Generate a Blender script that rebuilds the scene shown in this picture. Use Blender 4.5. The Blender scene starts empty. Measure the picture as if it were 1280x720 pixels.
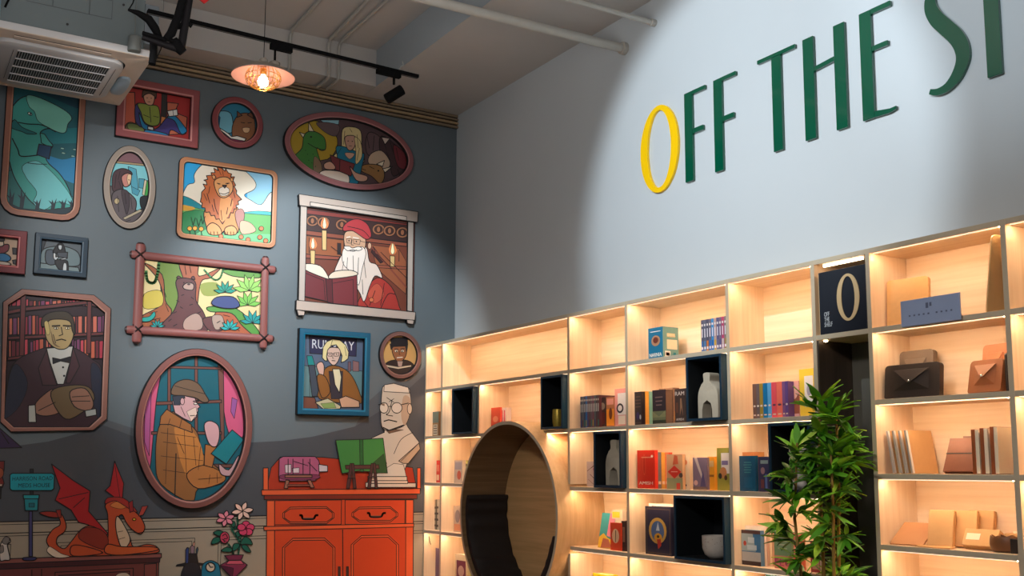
import bpy, bmesh, math, random
from mathutils import Vector, Matrix
from mathutils.geometry import tessellate_polygon
random.seed(7)
C = bpy.context.scene.collection
R = math.radians

# ---------------------------------------------------------------- camera
CAM = Vector((7.37514, -3.97792, 1.26936))
AR = Vector((0.52915014, 0.84852651, 0.00170137))
AU = Vector((0.10381168, -0.06672783, 0.99235605))
AF = Vector((-0.84215394, 0.52492872, 0.123396))
FPX, PX, PY = 1298.283, 649.325, 423.279
cd = bpy.data.cameras.new('camera'); cam = bpy.data.objects.new('camera', cd); C.objects.link(cam)
cam.matrix_world = Matrix(((AR.x, AU.x, -AF.x, CAM.x), (AR.y, AU.y, -AF.y, CAM.y), (AR.z, AU.z, -AF.z, CAM.z), (0, 0, 0, 1)))
cd.sensor_width = 36; cd.lens = FPX*36/1280; cd.shift_x = -(PX-640)/1280; cd.shift_y = (PY-360)/1280
cd.clip_start = .05; cd.clip_end = 100
bpy.context.scene.camera = cam

# ---------------------------------------------------------------- world, lamps, added fills, exposure
W = bpy.data.worlds.new('world'); bpy.context.scene.world = W; W.use_nodes = True
W.node_tree.nodes['Background'].inputs[0].default_value = (0.80, 0.90, 1.0, 1)
W.node_tree.nodes['Background'].inputs[1].default_value = 0.085
vs = bpy.context.scene.view_settings
vs.view_transform = 'Standard'; vs.look = 'None'; vs.gamma = 1; vs.use_curve_mapping = False; vs.exposure = 0.0

def aim(o, t):
    o.rotation_euler = (Vector(t)-o.location).to_track_quat('-Z', 'Y').to_euler()
def spot(name, loc, target, power, half, blend, col, rad=.03):
    l = bpy.data.lights.new(name, 'SPOT'); l.energy = power; l.spot_size = R(2*half); l.spot_blend = blend
    l.color = col; l.shadow_soft_size = rad
    o = bpy.data.objects.new(name, l); C.objects.link(o); o.location = loc; aim(o, target); return o
def area(name, loc, target, power, sx, sy, col):
    l = bpy.data.lights.new(name, 'AREA'); l.energy = power; l.shape = 'RECTANGLE'; l.size = sx; l.size_y = sy; l.color = col
    o = bpy.data.objects.new(name, l); C.objects.link(o); o.location = loc; aim(o, target); return o
COOL = (.80, .92, 1.0); NEUT = (1.0, .95, .86)
spot('sign_wall_spot', (3.5, -2.7, 3.72), (3.28, 0, 2.90), 265, 28.5, .38, COOL)
spot('sign_wall_spot', (5.3, -2.6, 3.72), (5.12, 0, 3.62), 135, 27, .85, COOL)
spot('mural_spot', (1.72, -1.45, 3.50), (0.0, -1.18, 2.28), 165, 37, .5, (.86, .95, 1.0))
spot('mural_spot', (3.0, -3.7, 3.45), (0.0, -2.25, 2.65), 290, 21, .8, (.95, .97, .97))
spot('cabinet_fill', (2.9, -1.9, 3.66), (0.0, -.95, 1.0), 40, 22, .9, (1, .86, .70))  # added fill, brightens the mural around the painted cabinet
spot('dado_fill', (3.6, -4.4, 3.5), (0.0, -2.3, .95), 175, 22, .9, (1, .93, .86))  # added fill, lifts the lower left of the mural
area('ceiling_fill', (3.9, -3.2, 2.9), (3.6, -2.9, 4.4), 54, 2.0, 1.2, (1, .96, .93))  # added up-facing fill to lighten the ceiling, not a fitting of the room
spot('shelf_fill', (6.4, -4.8, 3.6), (3.3, 0, 1.05), 330, 25, .8, (1, .96, .92), .25)  # added frontal fill for the shelf edges and what stands there

# ---------------------------------------------------------------- picture survey: a pixel of the photograph to a point on a plane of the room
def ray(px, py): return AF + AR*((px-PX)/FPX) - AU*((py-PY)/FPX)
def at(px, py, axis, v):
    d = ray(px, py); return CAM + d*((v-CAM[axis])/d[axis])
def on_x(px, py, v=0.): return at(px, py, 0, v)
def on_y(px, py, v=0.): return at(px, py, 1, v)
def on_z(px, py, v): return at(px, py, 2, v)

# ---------------------------------------------------------------- materials
def lin(c):
    c /= 255.
    return c/12.92 if c <= .04045 else ((c+.055)/1.055)**2.4
MC = {}
def paint(r, g, b, rough=.6, metal=0., var=.06, scale=18., bump=0., coat=0., name=None):
    key = (r, g, b, rough, metal, var, scale, bump, coat)
    if key in MC: return MC[key]
    m = bpy.data.materials.new(name or 'paint'); m.use_nodes = True; nt = m.node_tree; N = nt.nodes; L = nt.links
    p = N['Principled BSDF']; p.inputs['Roughness'].default_value = rough; p.inputs['Metallic'].default_value = metal
    p.inputs['Coat Weight'].default_value = coat
    if name and name.startswith(('black', 'worn')): p.inputs['Specular IOR Level'].default_value = .12
    tc = N.new('ShaderNodeTexCoord'); n = N.new('ShaderNodeTexNoise'); n.inputs['Scale'].default_value = scale; n.inputs['Detail'].default_value = 3
    L.new(tc.outputs['Object'], n.inputs['Vector'])
    mr = N.new('ShaderNodeMapRange'); mr.inputs[3].default_value = 1-var; mr.inputs[4].default_value = 1+var
    L.new(n.outputs['Fac'], mr.inputs[0])
    v = N.new('ShaderNodeVectorMath'); v.operation = 'SCALE'; v.inputs[0].default_value = (lin(r), lin(g), lin(b)); L.new(mr.outputs[0], v.inputs['Scale'])
    L.new(v.outputs[0], p.inputs['Base Color'])
    if bump:
        bp = N.new('ShaderNodeBump'); bp.inputs['Strength'].default_value = bump; bp.inputs['Distance'].default_value = .004
        L.new(n.outputs['Fac'], bp.inputs['Height']); L.new(bp.outputs[0], p.inputs['Normal'])
    MC[key] = m; return m
def emit(name, col, s):
    m = bpy.data.materials.new(name); m.use_nodes = True; p = m.node_tree.nodes['Principled BSDF']
    p.inputs['Base Color'].default_value = (.8, .7, .5, 1)
    p.inputs['Emission Color'].default_value = (*col, 1); p.inputs['Emission Strength'].default_value = s; return m
def wood(name, c1, c2, axis=2, rough=.5):
    m = bpy.data.materials.new(name); m.use_nodes = True; nt = m.node_tree; N = nt.nodes; L = nt.links
    p = N['Principled BSDF']; p.inputs['Roughness'].default_value = rough
    tc = N.new('ShaderNodeTexCoord'); mp = N.new('ShaderNodeMapping'); L.new(tc.outputs['Object'], mp.inputs[0])
    s = [26, 26, 26]; s[axis] = 1.1; mp.inputs['Scale'].default_value = s
    n = N.new('ShaderNodeTexNoise'); n.inputs['Scale'].default_value = 1.6; n.inputs['Detail'].default_value = 6; n.inputs['Distortion'].default_value = .5
    L.new(mp.outputs[0], n.inputs['Vector'])
    cr = N.new('ShaderNodeValToRGB'); cr.color_ramp.elements[0].position = .30; cr.color_ramp.elements[1].position = .72
    cr.color_ramp.elements[0].color = (*[lin(x) for x in c1], 1); cr.color_ramp.elements[1].color = (*[lin(x) for x in c2], 1)
    L.new(n.outputs['Fac'], cr.inputs[0]); L.new(cr.outputs[0], p.inputs['Base Color'])
    bp = N.new('ShaderNodeBump'); bp.inputs['Strength'].default_value = .08; bp.inputs['Distance'].default_value = .002
    L.new(n.outputs['Fac'], bp.inputs['Height']); L.new(bp.outputs[0], p.inputs['Normal']); return m

MAPLE_X = wood('maple_laminate', (226, 197, 163), (240, 216, 186), 0)
MAPLE_Z = wood('maple_laminate_upright', (226, 197, 163), (240, 216, 186), 2)
OAK_DARK = wood('oak_laminate', (214, 164, 108), (236, 186, 128), 0)
EDGE = paint(198, 182, 156, .5, var=.05, name='greige_edge_band')
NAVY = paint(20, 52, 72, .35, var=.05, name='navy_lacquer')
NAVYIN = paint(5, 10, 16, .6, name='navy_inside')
INK = paint(24, 18, 20, .6, var=.0, name='ink')
BLACKM = paint(5, 5, 6, .85, var=.05, name='black_metal')
WHITEP = paint(215, 213, 206, .5, name='white_plastic')
LED = emit('led_strip_glow', (1.0, .675, .412), 92)
LEDN = emit('niche_strip_glow', (1.0, .74, .48), 9)
LEDF = emit('led_diffuser', (1.0, .78, .55), 1.1)

# ---------------------------------------------------------------- mesh helpers
class MB:
    """collects faces with material slots, then links ONE mesh object"""
    def __init__(s): s.v = []; s.f = []; s.mi = []; s.m = []
    def slot(s, m):
        if m not in s.m: s.m.append(m)
        return s.m.index(m)
    def face(s, pts, m):
        n = len(s.v); s.v += [tuple(p) for p in pts]; s.f.append(tuple(range(n, n+len(pts)))); s.mi.append(s.slot(m))
    def ngon(s, pts, m):
        pts = [Vector(p) for p in pts]
        if len(pts) < 3: return
        n = len(s.v); s.v += [tuple(p) for p in pts]; k = s.slot(m)
        for t in tessellate_polygon([pts]): s.f.append(tuple(n+i for i in t)); s.mi.append(k)
    def box(s, a, b, m, front=None, M=None):
        x0, y0, z0 = a; x1, y1, z1 = b
        P = [Vector(q) for q in ((x0,y0,z0),(x1,y0,z0),(x1,y1,z0),(x0,y1,z0),(x0,y0,z1),(x1,y0,z1),(x1,y1,z1),(x0,y1,z1))]
        if M: P = [M @ q for q in P]
        n = len(s.v); s.v += [tuple(q) for q in P]; k = s.slot(m); kf = s.slot(front) if front else k
        for f, i in (((0,3,2,1),k),((4,5,6,7),k),((0,1,5,4),kf),((1,2,6,5),k),((2,3,7,6),k),((3,0,4,7),k)):
            s.f.append(tuple(n+j for j in f)); s.mi.append(i)
    def prism(s, pts, depth, m, side=None):
        """pts: list of Vector on a plane, depth: Vector offset"""
        d = Vector(depth); pts = [Vector(p) for p in pts]; n = len(s.v); k = s.slot(m); ks = s.slot(side) if side else k
        s.v += [tuple(p) for p in pts] + [tuple(p+d) for p in pts]; L = len(pts)
        for t in tessellate_polygon([pts]):
            s.f.append(tuple(n+i for i in t)); s.mi.append(k); s.f.append(tuple(n+L+i for i in reversed(t))); s.mi.append(k)
        for i in range(L):
            j = (i+1) % L; s.f.append((n+i, n+j, n+L+j, n+L+i)); s.mi.append(ks)
    def loft(s, loops, mats, close=True, cap=False):
        """loops of equal length; mats[i] between loop i and i+1"""
        n = len(s.v); L = len(loops[0])
        for lp in loops: s.v += [tuple(p) for p in lp]
        for a in range(len(loops)-1):
            k = s.slot(mats[a] if isinstance(mats, (list, tuple)) else mats)
            for i in range(L if close else L-1):
                j = (i+1) % L; s.f.append((n+a*L+i, n+a*L+j, n+(a+1)*L+j, n+(a+1)*L+i)); s.mi.append(k)
        if cap:
            s.f.append(tuple(n+i for i in reversed(range(L)))); s.mi.append(s.slot(mats[0] if isinstance(mats,(list,tuple)) else mats))
            o = n+(len(loops)-1)*L; s.f.append(tuple(o+i for i in range(L))); s.mi.append(s.slot(mats[-1] if isinstance(mats,(list,tuple)) else mats))
    def tube(s, path, r, m, n=10, cap=True):
        path = [Vector(p) for p in path]; rs = r if isinstance(r, (list, tuple)) else [r]*len(path); loops = []; up = Vector((0, 0, 1))
        for i, p in enumerate(path):
            t = (path[min(i+1, len(path)-1)]-path[max(i-1, 0)]).normalized()
            if i == 0:
                a = t.cross(up)
                if a.length < .05: a = t.cross(Vector((1, 0, 0)))
            else: a = a-t*a.dot(t)          # carry the frame along the path
            a.normalize(); b = t.cross(a); loops.append([p+(a*math.cos(2*math.pi*q/n)+b*math.sin(2*math.pi*q/n))*rs[i] for q in range(n)])
        s.loft(loops, m, cap=cap)
    def lathe(s, prof, m, c=(0,0,0), n=28, axis='z', cap=True):
        loops = []
        for r, h in prof:
            r = max(r, 1e-4); lp = []
            for q in range(n):
                a = 2*math.pi*q/n
                if axis == 'z': lp.append(Vector(c)+Vector((r*math.cos(a), r*math.sin(a), h)))
                elif axis == 'y': lp.append(Vector(c)+Vector((r*math.cos(a), h, r*math.sin(a))))
                else: lp.append(Vector(c)+Vector((h, r*math.cos(a), r*math.sin(a))))
            loops.append(lp)
        s.loft(loops, m, cap=cap)
    def build(s, name, parent=None, loc=None, smooth=False, bevel=0, weld=False):
        me = bpy.data.meshes.new(name); me.from_pydata(s.v, [], s.f)
        for m in s.m: me.materials.append(m)
        me.polygons.foreach_set('material_index', s.mi); me.update()
        if weld or bevel or smooth:
            bm = bmesh.new(); bm.from_mesh(me); bmesh.ops.remove_doubles(bm, verts=bm.verts, dist=1e-5); bmesh.ops.recalc_face_normals(bm, faces=bm.faces); bm.to_mesh(me); bm.free()
        if smooth:
            me.polygons.foreach_set('use_smooth', [True]*len(me.polygons))
        o = bpy.data.objects.new(name, me); C.objects.link(o)
        if smooth:
            try: me.set_sharp_from_angle(angle=R(40))
            except Exception: pass
        if bevel:
            bv = o.modifiers.new('bevel', 'BEVEL'); bv.width = bevel; bv.segments = 2; bv.limit_method = 'ANGLE'; bv.angle_limit = R(50)
        if loc is not None:                         # vertices were given in the room's frame: move the origin to loc
            lv = Vector(loc); me.transform(Matrix.Translation(-lv)); o.location = lv
        if parent is not None: attach(o, parent)
        return o
def wm(o):
    M = o.matrix_basis
    p = o.parent
    while p: M = p.matrix_basis @ M; p = p.parent
    return M
def attach(o, parent):
    """parent o keeping its place in the room (origins are pure translations/rotations set before)"""
    w = o.matrix_basis.copy(); o.parent = parent; o.matrix_basis = wm(parent).inverted() @ w
def thing(name, label, cat, loc=(0,0,0), group=None):
    o = bpy.data.objects.new(name, None); o.empty_display_size = .05; C.objects.link(o); o.location = loc
    o['label'] = label; o['category'] = cat
    if group: o['group'] = group
    return o
def tag(o, label, cat, group=None):
    o['label'] = label; o['category'] = cat
    if group: o['group'] = group
    return o
def struct(o): o['kind'] = 'structure'; return o
def text_obj(body, size, m, origin, xdir, up, parent=None, name='lettering', ext=.0004, font_scale_x=1., align='LEFT', width=None):
    cu = bpy.data.curves.new('t', 'FONT'); cu.body = body; cu.size = size; cu.extrude = ext; cu.align_x = align; cu.resolution_u = 3
    t = bpy.data.objects.new('t', cu); me = bpy.data.meshes.new_from_object(t)
    x = Vector(xdir).normalized(); u = Vector(up).normalized(); n = x.cross(u)
    if width and me.vertices:
        xs = [v.co.x for v in me.vertices]; w = max(xs)-min(xs); font_scale_x = width/w
        me.transform(Matrix.Translation((-min(xs) if align == 'LEFT' else -(min(xs)+max(xs))/2, 0, 0)))
    me.transform(Matrix.Scale(font_scale_x, 4, (1, 0, 0)))
    o_ = Vector(origin)
    me.transform(Matrix(((x.x,u.x,n.x,o_.x),(x.y,u.y,n.y,o_.y),(x.z,u.z,n.z,o_.z),(0,0,0,1))))
    bpy.data.objects.remove(t); bpy.data.curves.remove(cu)
    me.materials.clear(); me.materials.append(m); me.name = name
    o = bpy.data.objects.new(name, me); C.objects.link(o)
    if parent is not None: attach(o, parent)
    return o
# ================================================================ THE ROOM
WALLW = paint(196, 202, 206, .7, var=.02, scale=3, bump=.02, name='white_wall_paint')
CEILP = paint(190, 186, 182, .85, var=.05, scale=2.5, bump=.04, name='grey_ceiling_paint')
CEILP2 = paint(166, 174, 180, .8, var=.03, scale=3, name='beam_paint')
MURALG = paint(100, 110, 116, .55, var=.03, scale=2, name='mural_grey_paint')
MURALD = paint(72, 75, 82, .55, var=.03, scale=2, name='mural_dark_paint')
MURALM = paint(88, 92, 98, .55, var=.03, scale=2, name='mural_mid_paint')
CREAM = paint(160, 146, 128, .55, var=.03, scale=2, name='mural_cream_paint')
ZS, ZC = 4.179, 4.468
m = MB(); m.box((-.15, 0, 0), (9.5, .15, 4.6), WALLW); struct(m.build('wall_right'))
m = MB(); m.box((-.15, -7, 0), (0, 0, 4.6), MURALG); WL = struct(m.build('wall_left'))
m = MB(); m.box((-.15, -7, -.1), (9.5, .15, 0), paint(120, 112, 102, .4, var=.1, scale=4, name='polished_floor')); struct(m.build('floor'))
m = MB(); m.box((-.15, -7, ZC), (9.5, 0, ZC+.1), CEILP); CL = struct(m.build('ceiling'))
m = MB(); m.box((0, -.85, ZS), (9.5, -.0001, ZC-.001), CEILP2)
m.face([(0,-.85,ZS-.001),(9.5,-.85,ZS-.001),(9.5,-.0001,ZS-.001),(0,-.0001,ZS-.001)], CEILP)
b1 = m.build('trim_1'); struct(b1)
m = MB(); m.box((0.0001, -7, ZS+.0005), (.264, -.851, ZC-.001), CEILP); struct(m.build('trim_2'))
# second cross beam high behind the camera's left
# timber battens that close the top of the mural
BAT = [paint(168, 142, 108, .5, var=.12, scale=9, name='oak_batten'), paint(140, 120, 96, .55, var=.12, scale=9, name='oak_batten_dark')]
m = MB(); m.box((0.0002, -7, 4.062), (.012, -.001, ZS-.002), paint(30, 22, 18, .7)); tr = struct(m.build('trim_3'))
for i, (z0, z1, d, k) in enumerate([(4.064, 4.080, .020, 1), (4.094, 4.113, .022, 0), (4.127, 4.143, .020, 1), (4.156, 4.176, .012, 1)]):
    m = MB(); m.box((.012, -7, z0), (d+.012, -.001, z1), BAT[k]); m.build('batten', tr)
# painted zones of the mural wall (flat paint)
def mw(pts, off): return [Vector((off, p[0], p[1])) for p in pts]
def wpx(px, py, off=0.): p = on_x(px, py, 0.); return Vector((off, p.y, p.z))
m = MB()
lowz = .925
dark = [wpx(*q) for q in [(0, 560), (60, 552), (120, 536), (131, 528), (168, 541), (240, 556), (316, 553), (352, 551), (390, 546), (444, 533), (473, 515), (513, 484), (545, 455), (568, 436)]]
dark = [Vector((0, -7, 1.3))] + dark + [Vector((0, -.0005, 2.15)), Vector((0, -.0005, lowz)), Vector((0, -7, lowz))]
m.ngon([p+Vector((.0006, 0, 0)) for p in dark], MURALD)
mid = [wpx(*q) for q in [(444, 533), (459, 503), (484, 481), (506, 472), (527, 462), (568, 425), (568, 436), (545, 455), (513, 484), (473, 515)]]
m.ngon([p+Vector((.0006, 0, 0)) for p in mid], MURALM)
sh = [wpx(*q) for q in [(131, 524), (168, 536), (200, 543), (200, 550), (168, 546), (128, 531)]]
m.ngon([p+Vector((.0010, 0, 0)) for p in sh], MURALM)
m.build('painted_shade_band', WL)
m = MB()
m.face([(.0012, -7, 0), (.0012, -.0005, 0), (.0012, -.0005, lowz), (.0012, -7, lowz)], CREAM)
def hline(z, w=.005, y0=-7, y1=-.0005, mm=INK): m.face([(.0018, y0, z-w/2), (.0018, y1, z-w/2), (.0018, y1, z+w/2), (.0018, y0, z+w/2)], mm)
for z, w in ((lowz, .008), (lowz-.018, .004), (lowz-.072, .006), (lowz-.090, .004)): hline(z, w)
for y0 in (-5.2, -4.05, -2.9, -1.86, -.7):
    for q in (0, .02):
        a, b_ = y0+q, y0+.88-q; t = lowz-.14-q; w = .0035
        m.face([(.0018,a,t),(.0018,b_,t),(.0018,b_,t-w),(.0018,a,t-w)], INK)
        m.face([(.0018,a,.1),(.0018,a+w,.1),(.0018,a+w,t),(.0018,a,t)], INK)
        m.face([(.0018,b_-w,.1),(.0018,b_,.1),(.0018,b_,t),(.0018,b_-w,t)], INK)
m.build('painted_wainscot', WL)
# ================================================================ THE MURAL: framed pictures and flat painted figures on the left wall
COL = {}
def col(c):
    """'r,g,b' or a named ink"""
    if c in COL: return COL[c]
    if c == 'k': COL[c] = INK
    else:
        r, g, b = [int(q) for q in c.split(',')]; COL[c] = paint(r, g, b, .5, var=.015, scale=30, name='mural_print')
    return COL[c]
def smooth_loop(P, n=4, closed=True):
    out = []; L = len(P)
    for i in range(L if closed else L-1):
        p0, p1, p2, p3 = (P[(i-1) % L], P[i], P[(i+1) % L], P[(i+2) % L]) if closed else (P[max(i-1, 0)], P[i], P[i+1], P[min(i+2, L-1)])
        for k in range(n):
            t = k/n; out.append(tuple(.5*((2*p1[j])+(-p0[j]+p2[j])*t+(2*p0[j]-5*p1[j]+4*p2[j]-p3[j])*t*t+(-p0[j]+3*p1[j]-3*p2[j]+p3[j])*t**3) for j in (0, 1)))
    if not closed: out.append(tuple(P[-1]))
    return out
def clip(poly, cl):
    """Sutherland-Hodgman against a convex loop, both (y, z)"""
    ar = sum(cl[i][0]*cl[(i+1) % len(cl)][1]-cl[(i+1) % len(cl)][0]*cl[i][1] for i in range(len(cl)))
    if ar < 0: cl = cl[::-1]
    out = poly
    for i in range(len(cl)):
        a, b = cl[i], cl[(i+1) % len(cl)]; inp = out; out = []
        if not inp: break
        side = lambda p: (b[0]-a[0])*(p[1]-a[1])-(b[1]-a[1])*(p[0]-a[0])
        for j in range(len(inp)):
            p, q = inp[j-1], inp[j]; sp, sq = side(p), side(q)
            if sq >= 0:
                if sp < 0: t = sp/(sp-sq); out.append((p[0]+(q[0]-p[0])*t, p[1]+(q[1]-p[1])*t))
                out.append(q)
            elif sp >= 0: t = sp/(sp-sq); out.append((p[0]+(q[0]-p[0])*t, p[1]+(q[1]-p[1])*t))
    return out
class Art:
    """flat print: polygons and pen lines, each layer a hair above the last. Coordinates are those of an enlargement (x0, y0, scale) of the photograph."""
    def __init__(s, x0, y0, sc, off=.004, cl=None, pen=.0062): s.t = (x0, y0, sc); s.off = off; s.cl = cl; s.m = MB(); s.n = 0; s.pen = pen; s.txt = []
    def w(s, p):
        q = on_x(s.t[0]+p[0]/s.t[2], s.t[1]+p[1]/s.t[2], 0.); return (q.y, q.z)
    def P(s, txt): return [tuple(float(v) for v in q.split(',')) for q in txt.split()]
    def poly(s, c, txt, sm=0, pen=1.0):
        pts = s.P(txt) if isinstance(txt, str) else txt
        if sm: pts = smooth_loop(pts)
        W_ = [s.w(p) for p in pts]; s.raw(c, W_, pen); return s
    def raw(s, c, W_, pen=1.):
        if s.cl: W_ = clip(W_, s.cl)
        W_ = [p for i, p in enumerate(W_) if (abs(p[0]-W_[i-1][0])+abs(p[1]-W_[i-1][1])) > 1e-5]
        if len(W_) < 3: return
        x = s.off+s.n*.00010; s.n += 1
        s.m.ngon([Vector((x, a, b)) for a, b in W_], col(c))
        if pen: s.ribbon(W_+[W_[0]], s.pen*pen, 'k', x+.00005)
    def ribbon(s, W_, w, c, x):
        k = col(c)
        for i in range(len(W_)-1):
            a, b = W_[i], W_[i+1]; d = (b[0]-a[0], b[1]-a[1]); l = math.hypot(*d)
            if l < 1e-6: continue
            nx, ny = -d[1]/l*w/2, d[0]/l*w/2; ex, ey = d[0]/l*w*.25, d[1]/l*w*.25
            s.m.face([(x, a[0]-ex-nx, a[1]-ey-ny), (x, b[0]+ex-nx, b[1]+ey-ny), (x, b[0]+ex+nx, b[1]+ey+ny), (x, a[0]-ex+nx, a[1]-ey+ny)], k)
    def line(s, txt, w=1., c='k', sm=0):
        pts = s.P(txt)
        if sm: pts = smooth_loop(pts, closed=False)
        W_ = [s.w(p) for p in pts]; x = s.off+s.n*.00010; s.n += 1; s.ribbon(W_, s.pen*w, c, x); return s
    def ell(s, c, cx, cy, rx, ry, pen=1., rot=0, n=22):
        r = R(rot); s.poly(c, [(cx+rx*math.cos(a)*math.cos(r)-ry*math.sin(a)*math.sin(r), cy+rx*math.cos(a)*math.sin(r)+ry*math.sin(a)*math.cos(r)) for a in [2*math.pi*i/n for i in range(n)]], 0, pen); return s
    def text(s, body, px0, py0, px1, py1, hpx, c):
        a = s.w((px0, py0)); b = s.w((px1, py1)); h = abs(s.w((px0, py0-hpx))[1]-a[1]); x = s.off+s.n*.00010+.00015; s.n += 5
        s.txt.append((body, h/.70, col(c), (x, a[0], a[1]), (0, b[0]-a[0], b[1]-a[1]), math.hypot(b[0]-a[0], b[1]-a[1]))); return s
    def done(s, name, parent=None, loc=None):
        o = s.m.build(name, parent, loc)
        for body, sz, mt, org, xd, w in s.txt:
            xv = Vector(xd).normalized(); up = Vector((1, 0, 0)).cross(xv)
            text_obj(body, sz, mt, org, xv, up, o, 'lettering', width=w)
        return o
def ellw(l, r, t, b, n=56):
    """ellipse in wall coordinates from the left, right, top and bottom points seen in the photograph"""
    y0 = on_x(*l).y; y1 = on_x(*r).y; z1 = on_x(*t).z; z0 = on_x(*b).z
    return (y0+y1)/2, (z0+z1)/2, (y1-y0)/2, (z1-z0)/2
def ring(e, k=0., n=56): return [(e[0]+(e[2]-k)*math.cos(2*math.pi*i/n), e[1]+(e[3]-k)*math.sin(2*math.pi*i/n)) for i in range(n)]
def rectw(px): return [tuple(on_x(*q).yz) for q in px]
def avgrect(pts):
    """square a traced four-cornered outline: TL TR BR BL"""
    yl = (pts[0][0]+pts[3][0])/2; yr = (pts[1][0]+pts[2][0])/2; zt = (pts[0][1]+pts[1][1])/2; zb = (pts[2][1]+pts[3][1])/2
    return [(yl, zt), (yr, zt), (yr, zb), (yl, zb)]
def rrect(r, k, rad, n=5):
    (yl, zt), (yr, _), (_, zb), _ = r; yl += k; yr -= k; zt -= k; zb += k; out = []
    for cy, cz, a0 in ((yr-rad, zt-rad, 0), (yl+rad, zt-rad, 90), (yl+rad, zb+rad, 180), (yr-rad, zb+rad, 270)):
        for i in range(n): a = R(a0+90*i/(n-1)); out.append((cy+rad*math.cos(a), cz+rad*math.sin(a)))
    return out
def frame_mesh(outer, inner, c, hi, t=.028, name='frame', parent=None, plain=False):
    m = MB(); K = INK; A = col(c); H = col(hi)
    lerp = lambda s: [(o[0]*(1-s)+i[0]*s, o[1]*(1-s)+i[1]*s) for o, i in zip(outer, inner)]
    prof = [(0, .0005, K), (0, t*.72, K), (.05, t*.9, A if plain else K), (.10, t*.97, A), (.70, t, A), (.76, t*.97, H), (.92, t*.92, A if plain else K), (1, t*.80, K), (1, .002, K)]
    m.loft([[Vector((x, y, z)) for y, z in lerp(s)] for s, x, _ in prof], [p[2] for p in prof[:-1]])
    return m.build(name, parent)
def picture(label, outer, inner, c, hi, t=.028, group='framed pictures on the mural wall', plain=False):
    cy = sum(p[0] for p in outer)/len(outer); cz = sum(p[1] for p in outer)/len(outer)
    r = thing('framed_picture', label, 'picture', (0, cy, cz), group); frame_mesh(outer, inner, c, hi, t, 'frame', r, plain); return r
def grow(e, k): return (e[0], e[1], e[2]+k, e[3]+k)

# --- whale picture, top left  (enlargements: x*7.2, top from y=90, bottom from y=180)
o = avgrect(rectw([(6, 90), (108, 112), (98, 278), (0, 264)])); o[0] = (o[0][0], 3.93); o[1] = (o[1][0], 3.93)
o[0] = (on_x(4, 170).y, o[0][1]); o[3] = (o[0][0], on_x(60, 275).z); o[2] = (on_x(103, 200).y, o[3][1]); o[1] = (o[2][0], o[0][1])
inner = rrect(o, .045, .07); r = picture('tall round-cornered copper frame with a teal whale reading underwater', rrect(o, 0, .11), inner, '158,104,84', '190,136,112')
a = Art(0, 90, 7.2, cl=inner)
a.poly('14,92,102', '60,0 760,0 760,1500 0,1500', pen=0).poly('18,120,128', '60,420 400,520 740,500 740,640 400,650 60,560', pen=0).poly('10,66,84', '60,120 240,150 460,230 740,330 740,100 60,60', 1, 0)
a.poly('30,130,180', '430,760 560,790 720,780 720,1000 560,960 430,860', 1, .0).poly('34,112,110', '60,900 300,1020 700,1150 700,1400 60,1400', 1, .5)
a.poly('60,160,150', '100,340 170,250 250,215 330,225 480,290 600,360 645,420 610,470 590,540 540,548 430,510 360,560 470,650 450,690 400,660 420,800 520,900 580,980 620,1060 640,1130 660,1270 560,1230 400,1240 280,1170 180,1040 110,900 70,700 80,480', 1)
a.poly('120,196,178', '240,215 330,225 480,290 600,360 645,420 610,470 590,540 540,548 430,500 340,440 310,360 260,310', 1, .6)
a.poly('110,194,196', '200,850 320,800 420,860 520,960 600,1060 650,1150 640,1200 520,1170 400,1240 300,1180 330,1080 240,960', 1, .5)
a.poly('60,160,150', '360,550 400,560 440,620 475,660 462,690 440,672 400,655 372,640', 0, .9).poly('20,110,112', '100,500 200,540 250,560 330,555 200,500 130,430', 1, .8).ell('226,236,230', 268, 378, 20, 12, .8, 30).ell('14,30,50', 272, 380, 7, 9, 0)
a.line('165,455 250,470 380,480 500,540', 1.2, sm=1).line('110,600 160,700 190,760 340,750', 1.2, sm=1)
a.poly('14,60,96', '350,650 462,672 440,785 330,745').line('250,820 330,830 420,832', .8, sm=1)
for x, y in ((560, 690), (570, 732), (655, 760), (672, 700)): a.ell('150,196,186', x, y, 18, 7, .4, 10)
for x0 in (90, 190, 330, 470, 560, 640):
    h = 200 if x0 < 250 else 90
    a.poly('10,34,48', f'{x0-18},1250 {x0-8},{1240-h//2} {x0-36},{1200-h//2} {x0-6},{1220-h//2} {x0},{1240-h} {x0+14},{1230-h//2} {x0+40},{1180-h//2} {x0+16},1250', 0, 0)
a.poly('8,40,52', '60,1190 200,1230 420,1240 620,1220 700,1190 700,1400 60,1400', 1, .5)
a.done('printed_art', r)
# --- top rectangular rose frame: reader sitting in a red room (plain generic figure)
o = rectw([(145, 98), (248.5, 113.5), (246, 187.5), (143.5, 172)]); o = avgrect(o)
inner = rrect(o, .062, .002, 2)
r = picture('rose rectangular frame with a reader in green vest sitting in a red room', rrect(o, 0, .004, 2), inner, '148,74,76', '196,130,126', .045, plain=True)
a = Art(140, 100, 6.4, cl=inner)
a.poly('168,36,34', '60,40 680,40 680,520 60,520', pen=0).poly('196,92,66', '60,100 180,100 190,430 60,430').poly('40,34,34', '400,80 440,90 430,300 392,290').poly('206,128,62', '392,290 430,300 420,440 380,430')
a.poly('200,104,74', '440,180 530,190 500,260 600,300 590,430 440,440').poly('206,98,66', '90,420 650,500 650,560 90,480', pen=0)
a.poly('90,70,30', '110,360 160,340 250,400 240,440 120,410', 1).poly('110,120,60', '130,350 230,370 260,430 140,400', 1, .6)
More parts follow.
